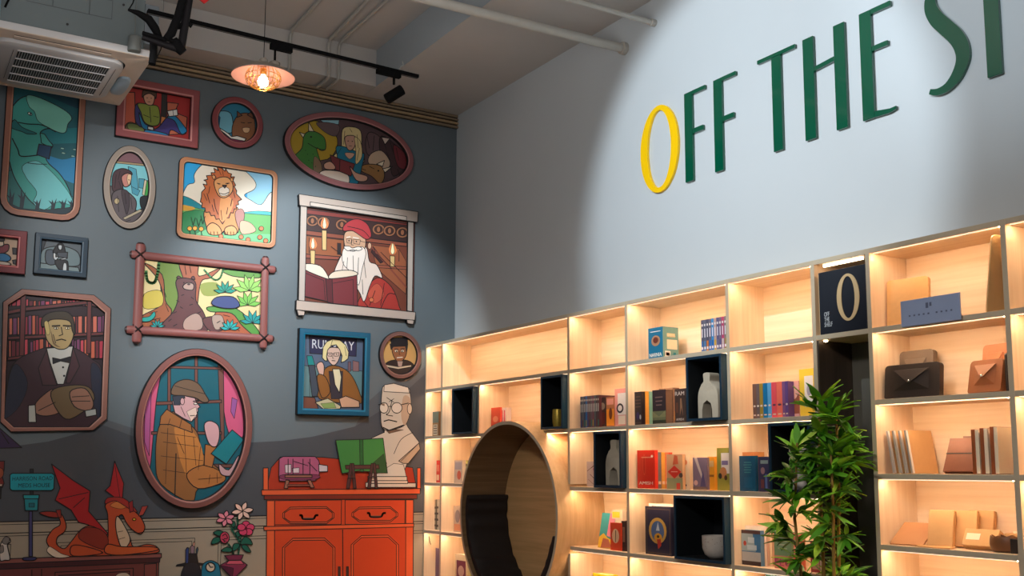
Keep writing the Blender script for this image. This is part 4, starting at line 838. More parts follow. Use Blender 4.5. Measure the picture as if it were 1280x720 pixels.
face_book('white boxed book with maroon label left of the round seat, lowest row', 569, 584, 692, zt(5), -.20, .05, '226,206,170', art=[(.12, 0, .88, .78, '110,50,76'), ('e', .5, .4, .25, .2, '200,170,160')])
face_book('lime green book edge behind the round seat, lowest row', 583, 592, 704, zt(5), -.17, .03, '176,190,20')
face_book('coral red book peeping over the top left of the round seat', 614, 625, 510, zt(2), -.18, .015, '226,84,60', art=[(.1, .05, .9, .3, '190,196,190'), ('e', .5, .55, .3, .12, '240,150,120')])
face_book('white book with pink spine peeping over the top of the round seat', 625.5, 633, 510, zt(2), -.165, .04, '236,214,206', art=[(.1, .1, .4, .9, '226,120,130'), (.6, .2, .8, .9, '220,90,110')])
# -- comics, bay above the round seat's right
cs = ['70,76,96', '92,96,104', '60,66,92', '40,110,176', '96,70,90', '84,76,80', '110,84,96', '120,70,86', '86,98,98', '70,60,66', '90,50,56']
nm = ['slate', 'grey', 'indigo', 'bright blue', 'plum', 'brown-grey', 'mauve', 'wine', 'sage', 'charcoal', 'maroon']
for i in range(11):
    xa = fx(725.5+i*2.15, 520, -.22); xb = fx(725.5+(i+1)*2.15, 520, -.22)
    book(nm[i]+' spined slim comic in the row above the round seat', xa, xb-.0008, zt(2), .197, -.22, .13, cs[i], 'comics in the bay beside the sand vase cube', art=[(.2, .05, .8, .25, ('40,50,120', '90,40,50', '40,110,100', '150,140,60')[i % 4]), (.25, .5, .75, .75, '200,196,190'), (.2, .84, .8, .9, '206,196,180')], spine_face=True)
face_book('dark comic with red figures at the right end of the comic row', 749.5, 757, 497, zt(2), -.20, .03, '60,44,44', art=[(.1, .1, .9, .5, '96,40,36'), ('e', .5, .7, .4, .12, '160,140,120')])
face_book('orange covered comic glowing like fire beside the comic row', 757.5, 768, 497, zt(2), -.195, .03, '176,110,70', art=[(.05, .05, .95, .6, '236,150,40'), ('e', .55, .45, .2, .2, '110,50,20'), (.1, .75, .9, .95, '220,150,130')])
face_book('pink framed book with a small black wreath drawing', 768.5, 783, 486.5, zt(2), -.205, .03, '226,150,140', art=[(.25, .3, 1, .88, '236,226,216'), ('e', .45, .48, .3, .13, '40,36,40'), ('e', .45, .48, .18, .08, '236,226,216'), (.3, .05, .9, .28, '236,220,200')])
# -- top row bay
xa = fx(810.5, 430, -.21); xb = fx(828.5, 430, -.21)
bx = thing('boxed_book_set', 'teal boxed book set lettered NARNIA standing alone on the top row', 'book', ((xa+xb)/2, -.15, zt(1))); w = xb-xa; hh = fz(810.5, 411, -.21)-zt(1)
k = MB(); k.box((-w/2, -.06, 0), (w/2, .055, hh), bcol('14,110,150')); q = k.build('slipcase', None); q.parent = bx
a = MB(); s_ = '110,150,140'
a.face([(w/2+.0004, -.0595, .001), (w/2+.0004, .0545, .001), (w/2+.0004, .0545, hh-.001), (w/2+.0004, -.0595, hh-.001)], bcol(s_))
for y0, y1, z0, z1, c in ((-.03, .045, .30, .60, '236,214,180'), (-.045, -.005, .04, .24, '230,220,206'), (-.038, -.012, .09, .19, '200,60,40'), (.015, .035, .06, .2, '30,120,130'), (-.03, .03, .68, .80, '216,196,150')):
    a.face([(w/2+.001, y0, hh*z0), (w/2+.001, y1, hh*z0), (w/2+.001, y1, hh*z1), (w/2+.001, y0, hh*z1)], bcol(c))
a.ngon([Vector((.002+w*.30*math.cos(t_/9*math.pi), -.0605, hh*.58+hh*.17*math.sin(t_/9*math.pi))) for t_ in range(18)], bcol('170,130,100'))
a.ngon([Vector((.002+w*.18*math.cos(t_/9*math.pi), -.0609, hh*.60+hh*.10*math.sin(t_/9*math.pi))) for t_ in range(18)], bcol('110,50,40'))
a.face([(-w*.35, -.0606, hh*.86), (w*.35, -.0606, hh*.86), (w*.35, -.0606, hh*.885), (-w*.35, -.0606, hh*.885)], bcol('210,220,220'))
q = a.build('printed_art', None); q.parent = bx
q = text_obj('NARNIA', .03, bcol('236,236,226'), (-w*.42, -.0612, hh*.08), (1, 0, 0), (0, 0, 1), None, 'lettering', width=w*.84); q.parent = bx
q = text_obj('NARNIA', .017, bcol('236,226,190'), (w/2+.0016, -.03, hh*.70), (0, 1, 0), (0, 0, 1), None, 'lettering', width=.062); q.parent = bx
cs = ['90,90,110', '96,100,120', '84,84,104', '110,104,120', '60,140,200', '190,160,150', '96,90,130', '120,104,130', '190,70,110', '140,120,120']
nm = ['slate', 'steel grey', 'charcoal', 'lavender grey', 'sky blue', 'peach', 'violet', 'mauve', 'magenta', 'taupe']
for i in range(10):
    y_ = -.225; xa = fx(876.5+i*3.2, 420, y_); xb = fx(876.5+(i+1)*3.2, 420, y_)
    if xb > X[4]-T: xb = X[4]-T-.001
    book(nm[i]+' spined manga in the top row against the upright', xa, xb-.001, zt(1), fz(893, 397.5, y_)-zt(1), y_, .13, cs[i], 'manga on the top row', spine_face=True,
         art=[(.15, .03, .85, .34, ('60,110,170', '80,130,180', '206,120,60', '40,110,190', '30,100,180', '200,160,60', '110,110,140', '90,90,130', '196,190,190', '150,130,80')[i]), (.2, .80, .8, .87, '220,216,214'), (.3, .45, .7, .72, '220,216,226'), (.2, .08, .8, .16, '230,220,226')])
# -- row 2 centre bay
face_book('near-black thriller with a white round sticker, leftmost in its bay', 785, 802, 491, zt(2), -.215, .026, '34,26,34', art=lines('84,66,60', 4, .1, .9, .5, .9)+[('e', .45, .28, .2, .12, '40,30,90'), ('e', .82, .24, .11, .07, '190,190,190'), (.1, .06, .9, .09, '70,56,50')], spine_c='34,26,34')
for i, (cc, nn) in enumerate((('226,160,60', 'yellow'), ('120,170,150', 'mint green'), ('226,90,50', 'orange'))):
    y_ = -.187+.030*i; xr = fx(802, 520, -.215); book(nn+' book standing behind the near-black thriller', xr-.105+.004*i, xr+.0015*i, zt(2), .196, y_, .027, cc, 'books behind the thriller', spine_c=cc)
face_book('dark green and black landscape cover novel in the middle bay', 815.5, 832, 488, zt(2), -.215, .05, '44,32,38', art=[(0, 0, 1, .38, '96,100,72'), (0, 0, 1, .12, '40,44,30'), ('p', ((.0, .38), (.5, .22), (1, .40), (1, .2), (0, .2)), '120,120,84')]+lines('120,96,90', 3, .15, .85, .5, .84), spine_c='120,88,70')
xr = fx(832, 520, -.215); book('brown sepia novel behind the landscape cover novel', xr-.12, xr+.003, zt(2), .205, -.16, .045, '150,110,84', spine_c='146,104,80', art=[('s', .1, .1, .9, .35, '176,120,60')])
face_book('dark brown novel titled RAM touching the navy cube', 843.5, 857, 486.5, zt(2), -.215, .03, '60,44,40', art=[('p', ((.45, .2), (.5, .72), (.62, .72), (.75, .2), (.6, .45)), '150,110,80'), (.1, .3, .3, .6, '96,60,44')], txt=[('RAM', .08, .80, .12, '196,186,176', .84), ('AMISH', .15, .07, .07, '190,180,170', .7)])
# -- row 3 bays
face_book('pink patterned book left of the cube with one vase', 733.5, 746, 577, zt(3), -.20, .03, '206,180,170', art=[('p', ((0, .62), (.08, .62), (1, .95), (1, .88)), '120,60,50'), ('p', ((.3, .5), (.36, .5), (1, .25), (1, .2)), '110,60,60'), ('e', .7, .7, .1, .05, '190,110,150'), ('p', ((.1, .3), (.16, .3), (.9, .04), (.84, .04)), '150,90,80')])
face_book('bright red paperback lettered AMISH, leftmost on its shelf', 796.5, 818.5, 563, zt(3), -.215, .022, '216,44,26', art=[('e', .40, .62, .09, .28, '226,80,50'), ('e', .40, .62, .06, .24, '206,36,22'), (.25, .80, .8, .825, '236,160,130'), ('e', .85, .84, .06, .035, '240,220,206')], txt=[('AMISH', .12, .10, .085, '240,214,196', .78)])
for i, (cc, nn) in enumerate((('120,110,116', 'grey'), ('226,166,70', 'yellow'), ('216,120,80', 'salmon'), ('216,70,40', 'red'))):
    xr = fx(818.5, 590, -.215); book(nn+' book in the stack behind the AMISH paperback', xr-.12, xr+.002*i, zt(3), .204, -.192+.026*i, .024, cc, 'books behind the red paperback', spine_c=cc, art=[('s', .1, .12, .9, .2, '236,206,180')])
face_book('beige and green book with a red diamond on its cover', 833, 853, 568, zt(3), -.215, .02, '206,160,120', art=[(0, 0, 1, .32, '150,150,110'), ('p', ((.08, .5), (.5, .30), (.92, .5), (.5, .68)), '216,50,36'), ('p', ((.4, .7), (.5, .98), (.7, .95), (.75, .72)), '206,96,60'), ('e', .9, .4, .12, .07, '90,70,60'), (.62, 0, .85, .18, '196,60,44'), (.3, .49, .7, .51, '240,190,170')])
face_book('cream book with an orange dot behind the red diamond book', 852.5, 862, 568.5, zt(3), -.19, .03, '232,206,170', art=[('e', .35, .78, .35, .08, '236,140,90'), ('e', .4, .12, .2, .03, '60,50,50')])
face_book('purple-grey book with streaked cover and a pink round seal', 866, 884, 572, zt(3), -.215, .03, '130,110,130', art=[('p', ((.1, 1), (.3, 1), (.7, .4), (.6, .35)), '206,186,180'), ('e', .2, .22, .14, .08, '226,180,170'), ('p', ((.5, .1), (.9, .1), (.7, .6)), '84,76,120'), (0, 0, 1, .1, '120,96,90')])
face_book('mustard yellow book beside the purple-grey book', 884.5, 893, 571, zt(3), -.20, .04, '236,160,40', art=[(.1, .4, .9, .46, '150,90,30'), (.1, .7, .9, .88, '226,180,120')])
face_book('olive green framed book with a floral drawing, far right of its bay', 896, 911.5, 560, zt(3), -.215, .03, '156,150,60', art=[(.35, .40, 1, .88, '230,220,210'), ('e', .5, .42, .28, .13, '196,130,80'), ('e', .25, .34, .14, .07, '44,40,36'), ('e', .7, .3, .12, .06, '80,50,30'), (.4, .6, .9, .7, '120,110,150')])
# -- row 4 bays
face_book('leaning picture book with turquoise and yellow cover', 747, 764, 641, zt(4), -.19, .012, '60,160,160', lean=-10, art=[('p', ((0, 0), (0, .3), (.3, .42), (.6, .3), (.9, .25), (1, 0)), '236,190,60'), ('p', ((.2, 0), (.3, .28), (.7, .25), (1, .02)), '176,100,80'), ('p', ((.55, .35), (.6, 1), (1, 1), (1, .3)), '226,130,150')])
face_book('red booklet with a pale round emblem in front of a yellow box', 763, 776, 653, zt(4), -.225, .02, '226,74,40', art=[('e', .5, .52, .34, .26, '236,190,150'), ('p', ((.46, .3), (.52, .3), (.56, .72), (.48, .74)), '90,60,40')])
face_book('pale yellow lettered book behind the red booklet', 765, 778, 637, zt(4), -.16, .03, '226,214,190', art=[(.05, .80, .75, .95, '236,206,60')])
face_book('dark brown book at the right end beside the red booklet', 776.8, 784, 651, zt(4), -.215, .03, '60,40,38', art=[(.2, .3, .6, .8, '150,110,90')])
tb = face_book('large midnight blue box with a golden oval emblem', 806.5, 839, 632.5, zt(4), -.215, .05, '34,34,56', art=[(.05, .03, .95, .95, '110,90,60'), (.065, .04, .935, .94, '36,36,60'), ('e', .48, .50, .34, .27, '190,150,70'), ('e', .48, .49, .25, .215, '70,96,140'), ('p', ((.42, .5), (.5, .68), (.56, .5)), '190,200,210'), ('e', .5, .36, .15, .09, '206,150,40'), ('p', ((.45, .32), (.5, .12), (.62, .2), (.6, .34)), '170,50,40'), ('e', .5, .38, .05, .03, '30,24,20')])
face_book('white book stack end behind the midnight blue box', 811, 840.5, 629, zt(4), -.155, .10, '226,216,206')
# -- row 5 (tops only)
face_book('bright yellow book on the lowest visible shelf under the leaning picture book', 741, 764, 716, zt(5), -.20, .05, '236,214,20')
face_book('dark teal book just showing on the lowest shelf near the plant', 957, 972, 717, zt(5), -.2, .04, '40,70,76')
# -- bays left of the niche
cs = ['120,84,70', '110,90,90', '160,130,50', '10,110,160', '90,160,206', '226,80,90', '236,110,90', '130,84,130', '100,70,130']
nm = ['brown', 'taupe', 'old gold', 'deep blue', 'pale blue', 'coral red', 'orange', 'lilac', 'violet']; ps = [941, 945.5, 949.5, 954, 959.5, 964.5, 971, 978, 981.5, 985.5]
for i in range(9):
    y_ = -.23; xa = fx(ps[i], 500, y_); xb = fx(ps[i+1], 500, y_)
    book(nm[i]+' clothbound spine in the rainbow row beside the plant', xa, xb-.001, zt(2), fz(960, 478.5, y_)-zt(2), y_, .13, cs[i], 'rainbow row of spines', spine_face=True, art=[('e', .5, .36, .32, .03, '226,206,190' if i not in (5, 6, 7) else '90,60,80'), (.2, .08, .8, .12, '220,190,170')])
face_book('pale pink and brown cover at the end of the rainbow row', 986, 998.5, 477, zt(2), -.19, .03, '220,160,150', art=[(0, .1, 1, .6, '150,84,60'), ('e', .5, .7, .4, .2, '226,170,150')])
face_book('yellow framed book with white centre partly behind the bamboo', 999, 1017, 462, zt(2), -.205, .03, '232,196,60', art=[(.35, .2, .95, .85, '236,226,216'), ('e', .65, .55, .15, .12, '170,160,170')])
face_book('deep teal boxed book standing left of the cube behind the plant', 922.5, 944, 570, zt(3), -.215, .02, '6,80,116', art=lines('60,130,140', 5, .2, .85, .5, .85)+[(.3, .1, .8, .4, '10,90,126')])
book('tan book behind the deep teal boxed book', fx(944, 590, -.215)-.15, fx(944, 590, -.215)+.003, zt(3), .196, -.192, .04, '190,120,70', spine_c='206,140,80')
face_book('navy book with figures beside the deep teal boxed book', 948, 961.5, 571, zt(3), -.215, .04, '50,50,84', art=[(.2, .8, .9, .9, '130,150,150'), ('e', .4, .6, .2, .1, '140,110,120'), (.6, .1, .8, .5, '90,110,160'), (.2, .1, .5, .35, '110,60,60')])
face_book('blue and white paperback with a dark foot band near the plant', 927, 950.5, 662, zt(4), -.215, .025, '70,120,160', art=[(0, 0, 1, .12, '60,44,44'), (0, .12, 1, .38, '190,186,180'), ('p', ((0, .9), (.6, .9), (.75, .4), (0, .4)), '170,186,186'), (0, .9, 1, 1, '90,60,56'), ('e', .18, .62, .08, .07, '200,70,50'), (.35, .64, .68, .80, '214,220,220'), (.3, .44, .8, .58, '206,214,216')], txt=[])
for i in range(4):
    book(('white', 'rosy', 'cream', 'buff')[i]+' paperback stacked behind the blue and white paperback', fx(950.5, 690, -.215)-.13, fx(950.5, 690, -.215)+.003+.001*i, zt(4), .192, -.188+.017*i, .015, ('220,206,190', '206,170,150', '230,210,180', '200,160,130')[i], 'paperbacks behind the blue and white one')
face_book('green book lettered FEU on a pink foot, beside the plant', 967.5, 989, 664, zt(4), -.215, .03, '120,150,110', art=[(0, 0, 1, .35, '206,130,110')]+lines('170,176,150', 4, .15, .85, .5, .9), txt=[('FEU', .05, .08, .2, '176,60,110', .95)])
face_book('salmon pink gridded book behind the green one', 989.5, 1001, 666, zt(4), -.20, .03, '226,120,100', art=[(.1, .1+.16*k, .9, .12+.16*k, '236,190,170') for k in range(5)])
face_book('crimson book half hidden by the bamboo leaves', 1013, 1031, 676, zt(4), -.21, .03, '150,50,60', art=[(.1, .1, .6, .4, '190,150,140')])

# -- vases, bowl, tumbler
SAND = paint(196, 182, 160, .9, var=.06, scale=60, bump=.2, name='sand_stoneware'); GLZ = paint(196, 186, 176, .5, var=.08, scale=60, name='pale_glaze')
def vase(label, x, y, zb, hgt, r, arch=True):
    o = thing('vase', label, 'vase', (x, y, zb)); m = MB(); n = 28
    # flattened body on two legs with an arch between, narrow neck
    pts = [(-r, 0), (-r*1.02, hgt*.35), (-r*.98, hgt*.55), (-r*.75, hgt*.70), (-r*.36, hgt*.80), (-r*.30, hgt*.86), (-r*.30, hgt), (r*.30, hgt), (r*.30, hgt*.86), (r*.36, hgt*.80), (r*.75, hgt*.70), (r*.98, hgt*.55), (r*1.02, hgt*.35), (r, 0), (r*.5, 0), (r*.48, hgt*.2), (r*.36, hgt*.33), (0, hgt*.40), (-r*.36, hgt*.33), (-r*.48, hgt*.2), (-r*.5, 0)]
    P2 = smooth_loop(pts[:14], 4, closed=False)+pts[14:]; d = r*.42
    loops = []
    for yy, k in ((-d, .86), (-d*.8, .97), (0, 1), (d*.8, .97), (d, .86)):
        loops.append([Vector((px_*(k if abs(px_) > r*.55 else 1), yy, pz_)) for px_, pz_ in P2])
    m.loft(loops, SAND)
    for lp in (loops[0], loops[-1]): m.ngon(lp, SAND)
    b = m.build('vase_body', None, smooth=True); b.parent = o
    k = MB(); k.lathe([(r*.24, hgt+.0008), (r*.22, hgt+.0012)], NAVYIN, (0, 0, 0), 18); q = k.build('mouth', None); q.parent = o; return o
zc = lambda i: Z[i]+T+.0006+.0146
vase('tall sand vase with arched foot inside the cube right of the round seat', fx(773, 580, -.20), -.20, zc(3), .262, .088)
vase('broad sand vase with arched foot, the shorter one in the top right cube', fx(889.5, 500, -.235), -.235, zc(2), .235, .078)
vase('taller sand vase cut off by the cube edge, right of the shorter one', fx(904, 490, -.15), -.13, zc(2), .315, .045)
bo = thing('bowl', 'pale speckled footless bowl in the lowest navy cube', 'bowl', (fx(895.5, 680, -.225), -.225, zc(4))); m = MB()
m.lathe([(.001, .0), (.035, .002), (.060, .022), (.072, .055), (.074, .118), (.070, .119), (.067, .06), (.05, .028), (.001, .018)], GLZ, n=36); q = m.build('bowl_body', None, smooth=True); q.parent = bo
k = MB()
for i in range(14):
    a_ = random.uniform(-2.6, -.2); zz = random.uniform(.04, .11); c_ = Vector((.0735*math.cos(a_), .0735*math.sin(a_), zz)); k.lathe([(.0016, -.0012), (.001, .0012)], paint(120, 80, 60, .6), c_, 6, 'y')
q = k.build('speckle', None); q.parent = bo; q['kind'] = 'stuff'
rv = thing('vase', 'ribbed white vase in the cube behind the bamboo leaves', 'vase', (fx(1005, 590, -.20), -.20, zc(3))); m = MB(); prof = [(.001, 0)]
for i in range(41): z_ = .20*i/40; prof.append((.058+.010*abs(math.sin(z_/.20*math.pi*5)), z_+.001))
prof += [(.05, .2015), (.048, .19)]; m.lathe(prof, GLZ, n=32); q = m.build('ribbed_body', None, smooth=True); q.parent = rv
gt = thing('tumbler', 'gold patterned tumbler in the navy cube above the round seat', 'tumbler', (fx(697, 520, -.22), -.22, zc(2))); GOLD = paint(196, 166, 70, .3, .6, var=.25, scale=90, bump=.4, name='gold_pattern'); m = MB()
m.lathe([(.001, 0), (.028, .001), (.034, .03), (.036, .07), (.033, .115), (.030, .115), (.032, .07), (.026, .01), (.001, .008)], GOLD, n=26); q = m.build('tumbler_body', None, smooth=True); q.parent = gt

# -- sign box in the niche
sb = thing('sign_box', 'navy box sign with pale gold O and OFF THE SHELF, top niche', 'sign', ((4.052+4.322)/2, -.14, zt(1)))
x0_, x1_ = -.136, .134; hb = .292; m = MB(); m.box((x0_, -.118, 0), (x1_, .10, hb), paint(13, 20, 34, .45, name='navy_sign'), None); q = m.build('box_body', None, bevel=.002); q.parent = sb
m = MB(); m.box((x0_-.006, -.112, 0), (x0_-.0005, .10, hb), paint(226, 196, 150, .4)); q = m.build('side_trim', None); q.parent = sb
def letterO(cx, cz, rx, rz_, tx, tz, y0, y1, mt, n=48, tilt=0.):
    k = MB(); c = [(math.cos(2*math.pi*i/n), math.sin(2*math.pi*i/n)) for i in range(n)]
    out = [(cx+rx*a_+tilt*b_, cz+rz_*b_) for a_, b_ in c]; inn = [(cx+(rx-tx)*a_+tilt*b_*.9, cz+(rz_-tz)*b_) for a_, b_ in c]
    L = [[Vector((px_, y, pz_)) for px_, pz_ in lp] for lp, y in ((out, y1), (out, y0), (inn, y0), (inn, y1))]; k.loft(L+[L[0]], mt); return k
GP = paint(214, 184, 138, .4, name='pale_gold')
q = letterO(.035, .155, .064, .108, .026, .012, -.1215, -.1185, GP).build('letter_o', None); q.parent = sb
for i, s_ in enumerate(('OFF', 'THE', 'SHELF')):
    q = text_obj(s_, .030, paint(206, 210, 214, .5), (-.108, -.1184, .082-.024*i), (1, 0, 0), (0, 0, 1), None, 'lettering', width=(.030, .030, .046)[i]); q.parent = sb

# ---------------------------------------------------------------- leather goods in the right bookshelf
def lth(c, bump=.12): return paint(*c, .42, var=.10, scale=50, bump=bump, name='leather')
TAN = lth((206, 158, 98)); DK = lth((48, 40, 36)); GY = lth((104, 88, 74)); BR = lth((150, 92, 56)); OR = lth((190, 112, 64)); KR = paint(206, 160, 106, .75, var=.06, scale=40, name='kraft'); STRIP = lth((146, 78, 40))
zr = lambda i: ZR[i]+T+.0005
def slabt(name, label, cat, w, h, t, mt, loc, lean=0, yaw=0, roll=0, rad=.015, group=None, page=None):
    """rounded upright slab with its origin at the base"""
    o = thing(name, label, cat, loc, group); pts = []
    for cx, cz, a0 in ((w/2-rad, h-rad, 0), (-w/2+rad, h-rad, 90)):
        for i in range(6): a_ = R(a0+18*i); pts.append((cx+rad*math.cos(a_), cz+rad*math.sin(a_)))
    r2 = rad*.4
    for cx, cz, a0 in ((-w/2+r2, r2, 180), (w/2-r2, r2, 270)):
        for i in range(4): a_ = R(a0+30*i); pts.append((cx+r2*math.cos(a_), cz+r2*math.sin(a_)))
    m = MB(); m.prism([Vector((a_, -t/2, b_)) for a_, b_ in pts], (0, t, 0), mt); q = m.build('body', None, bevel=min(.003, t*.3)); q.parent = o
    o.rotation_euler = (R(lean), R(roll), R(yaw)); return settle(o, loc[2])
f = slabt('leather_folder', 'tan leather folder standing behind the grey-blue plaque', 'folder', .19, .215, .022, TAN, (4.455, -.15, zr(1)), yaw=12, lean=-4)
# plaque
pz = on_y(1128, 411, -.285).z; a_ = on_y(1126, 377, -.285); b_ = on_y(1200, 367, -.285)
pl = thing('plaque', 'grey-blue plaque with a small emblem and a spaced line of letters on the shelf edge', 'sign', ((a_.x+b_.x)/2, -.285, ZR[1]-.008)); w = b_.x-a_.x; hh = a_.z-(ZR[1]-.008)
m = MB(); m.box((-w/2, -.003, 0), (w/2, .003, hh), paint(152, 166, 198, .45, name='grey_blue_acrylic')); q = m.build('panel', None, bevel=.001); q.parent = pl
DB = paint(96, 104, 130, .5)
m = MB(); m.box((-.018, -.0042, hh*.60), (-.006, -.0034, hh*.80), DB); m.box((.000, -.0042, hh*.66), (.010, -.0034, hh*.80), DB)
for i, u in enumerate((-.30, -.23, -.16, -.09, -.02, .10, .17, .24, .31)): m.box((w*u*1.15-.004, -.0042, hh*.36), (w*u*1.15+.004, -.0034, hh*.42), DB)
q = m.build('engraving', None); q.parent = pl
b2 = slabt('leather_board', 'pale leather board leaning at the right end of the top shelf', 'folder', .14, .31, .008, paint(214, 176, 120, .5, var=.08), (4.905, -.175, zr(1)), roll=0, yaw=78, lean=9, rad=.02)
b3 = slabt('leather_board', 'dark brown board leaning behind the pale one on the top shelf', 'folder', .08, .25, .008, BR, (4.962, -.060, zr(1)), roll=0, yaw=80, rad=.01)
def bag(label, px0, px1, pyt, yf, mt, zb, yaw=0, lean=-6, t=.03, btn=True):
    x0 = fx(px0, pyt+20, yf); x1 = fx(px1, pyt+20, yf); h = fz((px0+px1)/2, pyt, yf)-zb; w = x1-x0
    o = slabt('leather_bag', label, 'bag', w, h, t, mt, ((x0+x1)/2, yf+t/2, zb), lean=lean, yaw=yaw, rad=.018, group='leather envelope bags')
    y = -t/2
    m = MB(); z0, z1 = h*.22, h*.80; u = w*.32; A_ = [(-u, y-.001, z1), (u, y-.001, z1), (u, y-.001, z0), (-u, y-.001, z0)]; c_ = (0, y-.013, (z0+z1)/2)
    for i in range(4): m.face([A_[i], A_[(i+1) % 4], c_], mt)
    q = m.build('pocket', None); q.parent = o
    m = MB(); m.prism([Vector((-u*1.02, y-.004, z1+.004)), Vector((u*1.02, y-.004, z1+.004)), Vector((.006, y-.019, h*.42)), Vector((-.006, y-.019, h*.42))], (0, -.003, 0), mt); q = m.build('flap', None, bevel=.0008); q.parent = o
    if btn: m = MB(); m.lathe([(.0055, 0), (.0055, -.002), (.003, -.004), (.0001, -.0045)], paint(220, 216, 208, .25, .9), (0, y-.020, h*.47), 14, 'y'); q = m.build('snap_button', None, smooth=True); q.parent = o
    return o
bag('black leather envelope bag with a silver snap, in front', 1105, 1172, 455, -.22, DK, zr(2), yaw=2)
bag('grey-brown leather envelope bag behind the black one', 1122, 1163, 438, -.11, GY, zr(2), yaw=2, btn=False)
bag('brown leather envelope bag with a snap, front of the right pair', 1206, 1252, 450, -.20, BR, zr(2), yaw=-8, lean=-12)
bag('orange-tan leather bag at the back of the right pair', 1222, 1258, 430, -.10, OR, zr(2), yaw=-8, lean=-8, btn=False)
slabt('leather_wallet', 'dark leather wallet squeezed between the brown bags and the upright', 'wallet', .15, .155, .012, DK, (4.955, -.13, zr(2)), yaw=75, rad=.01)
# notebooks with white-silver covers
SIL = paint(180, 176, 174, .3, .3, name='silver_edge'); WHG = paint(236, 232, 226, .2, name='white_gloss')
for i in range(4):
    px = 1109.5+i*7.6; xx = fx(px+9, 592, -.20)+.012
    o = slabt('notebook', ('first', 'second', 'third', 'fourth')[i]+' silver-edged notebook from the left upright, leaning', 'notebook', .17, .186, .007, KR, (xx, -.135, zr(3)), yaw=88, roll=0, lean=0, rad=.004, group='silver-edged notebooks')
    k = MB(); k.box((-.0865, -.0042, .001), (-.083, .0042, .185), SIL); k.box((-.083, -.0040, .001), (-.072, -.0036, .185), WHG); k.box((-.083, .0036, .001), (-.072, .0040, .185), WHG); q = k.build('silver_edge', None); q.parent = o
    o.rotation_euler = (Matrix.Rotation(R(-9), 3, 'Y') @ Matrix.Rotation(R(90), 3, 'Z')).to_euler(); settle(o, zr(3))
def journal(label, x, y, zb, w, h, t, mt, lean, yaw, strap=True, group=None):
    o = thing('leather_journal', label, 'journal', (x, y, zb), group); m = MB()
    m.box((-w/2, -t/2, 0), (w/2, -t/2+.003, h), mt); m.box((-w/2, t/2-.003, 0), (w/2, t/2, h), mt); m.box((-w/2, -t/2+.003, 0), (-w/2+.003, t/2-.003, h), mt); q = m.build('cover', None, bevel=.001); q.parent = o
    m = MB(); m.box((-w/2+.003, -t/2+.003, .003), (w/2-.003, t/2-.003, h-.003), paint(120, 70, 50, .8, var=.1, scale=90)); q = m.build('pages', None); q.parent = o
    if strap: m = MB(); m.box((-w/2-.001, -t/2-.0016, h*.52), (w/2+.001, -t/2-.0002, h*.545), DK); q = m.build('strap', None); q.parent = o
    o.rotation_euler = (R(lean), 0, R(yaw)); return settle(o, zb)
RB = lth((132, 74, 44)); 
journal('red-brown leather journal with a thin strap, leaning in front', 4.700, -.20, zr(3), .125, .155, .022, RB, -28, 8)
journal('second red-brown journal leaning behind the strapped one', 4.735, -.155, zr(3), .12, .16, .02, lth((104, 56, 36)), -22, 8, False)
journal('pinkish journal at the back of the leaning journals', 4.745, -.10, zr(3), .10, .165, .016, lth((206, 150, 120)), -12, 6, False)
WH = paint(240, 222, 192, .6, var=.03, name='white_paper')
for i, px in enumerate((1214.5, 1225.5, 1238)):
    x0 = fx(px, 560, -.235); x1 = fx(px+9.5, 560, -.235)
    o = thing('brown_spined_notebook', ('left', 'middle', 'right')[i]+' white notebook of three with a brown leather spine', 'notebook', ((x0+x1)/2, -.15, zr(3)), 'brown-spined notebooks'); w = x1-x0; hh = .178+.004*i
    m = MB(); m.box((-w/2, -.085, 0), (-w/2+w*.5, .085, hh), STRIP); q = m.build('spine', None, bevel=.001); q.parent = o
    m = MB(); m.box((-w/2+w*.5, -.083, .002), (w/2-.001, .083, hh-.002), WH); q = m.build('pages', None); q.parent = o
xx = fx(1249, 560, -.14)
o = thing('framed_notebook', 'large white notebook with a brown leather label at the right end', 'notebook', (xx+.066, -.12, zr(3)), None)
m = MB(); m.box((-.07, -.012, 0), (.078, .012, .18), WH); q = m.build('cover', None, bevel=.001); q.parent = o
m = MB(); m.box((-.055, -.0135, .012), (.075, -.0122, .068), STRIP); q = m.build('leather_label', None); q.parent = o
# lower right shelf
def lying(name, label, cat, x, y, zb, w, d, h, mt, tilt=0, yaw=0, roll=0, group=None, extra=None):
    o = thing(name, label, cat, (x, y, zb), group); m = MB(); m.box((-w/2, -d/2, 0), (w/2, d/2, h), mt); q = m.build('body', None, bevel=.002); q.parent = o
    if extra: m = MB(); m.box((-w*.42, -d/2-.0008, h*.35), (-w*.02, -d/2-.0002, h*.72), WH); q = m.build('paper_label', None); q.parent = o
    o.rotation_euler = (R(tilt), R(roll), R(yaw)); return settle(o, zb)
slabt('kraft_folder', 'brown kraft folder lying back at the left end of the lower shelf', 'folder', .155, .15, .006, paint(190, 138, 96, .7, var=.06), (4.45, -.225, zr(4)), lean=-55, yaw=6, rad=.004)
for i, (x, y, z_, yaw, dk) in enumerate(((4.600, -.20, 0, 14, 'front'), (4.665, -.14, 0, 14, 'middle'), (4.700, -.08, 0, 10, 'rear'))):
    lying('kraft_box', dk+' upright kraft box of the three leaning together', 'box', x, y, zr(4), .105, .026, .150, KR, tilt=-14, yaw=yaw, group='upright kraft boxes')
slabt('paper_sheet', 'crumpled kraft sheet lying under the upright kraft boxes', 'paper', .16, .05, .004, KR, (4.60, -.255, zr(4)), lean=-86, yaw=4, rad=.01)
lying('kraft_box', 'kraft box with a white sticker leaning low beside the upright boxes', 'box', 4.775, -.19, zr(4), .145, .035, .075, KR, tilt=-30, yaw=4, extra=True)
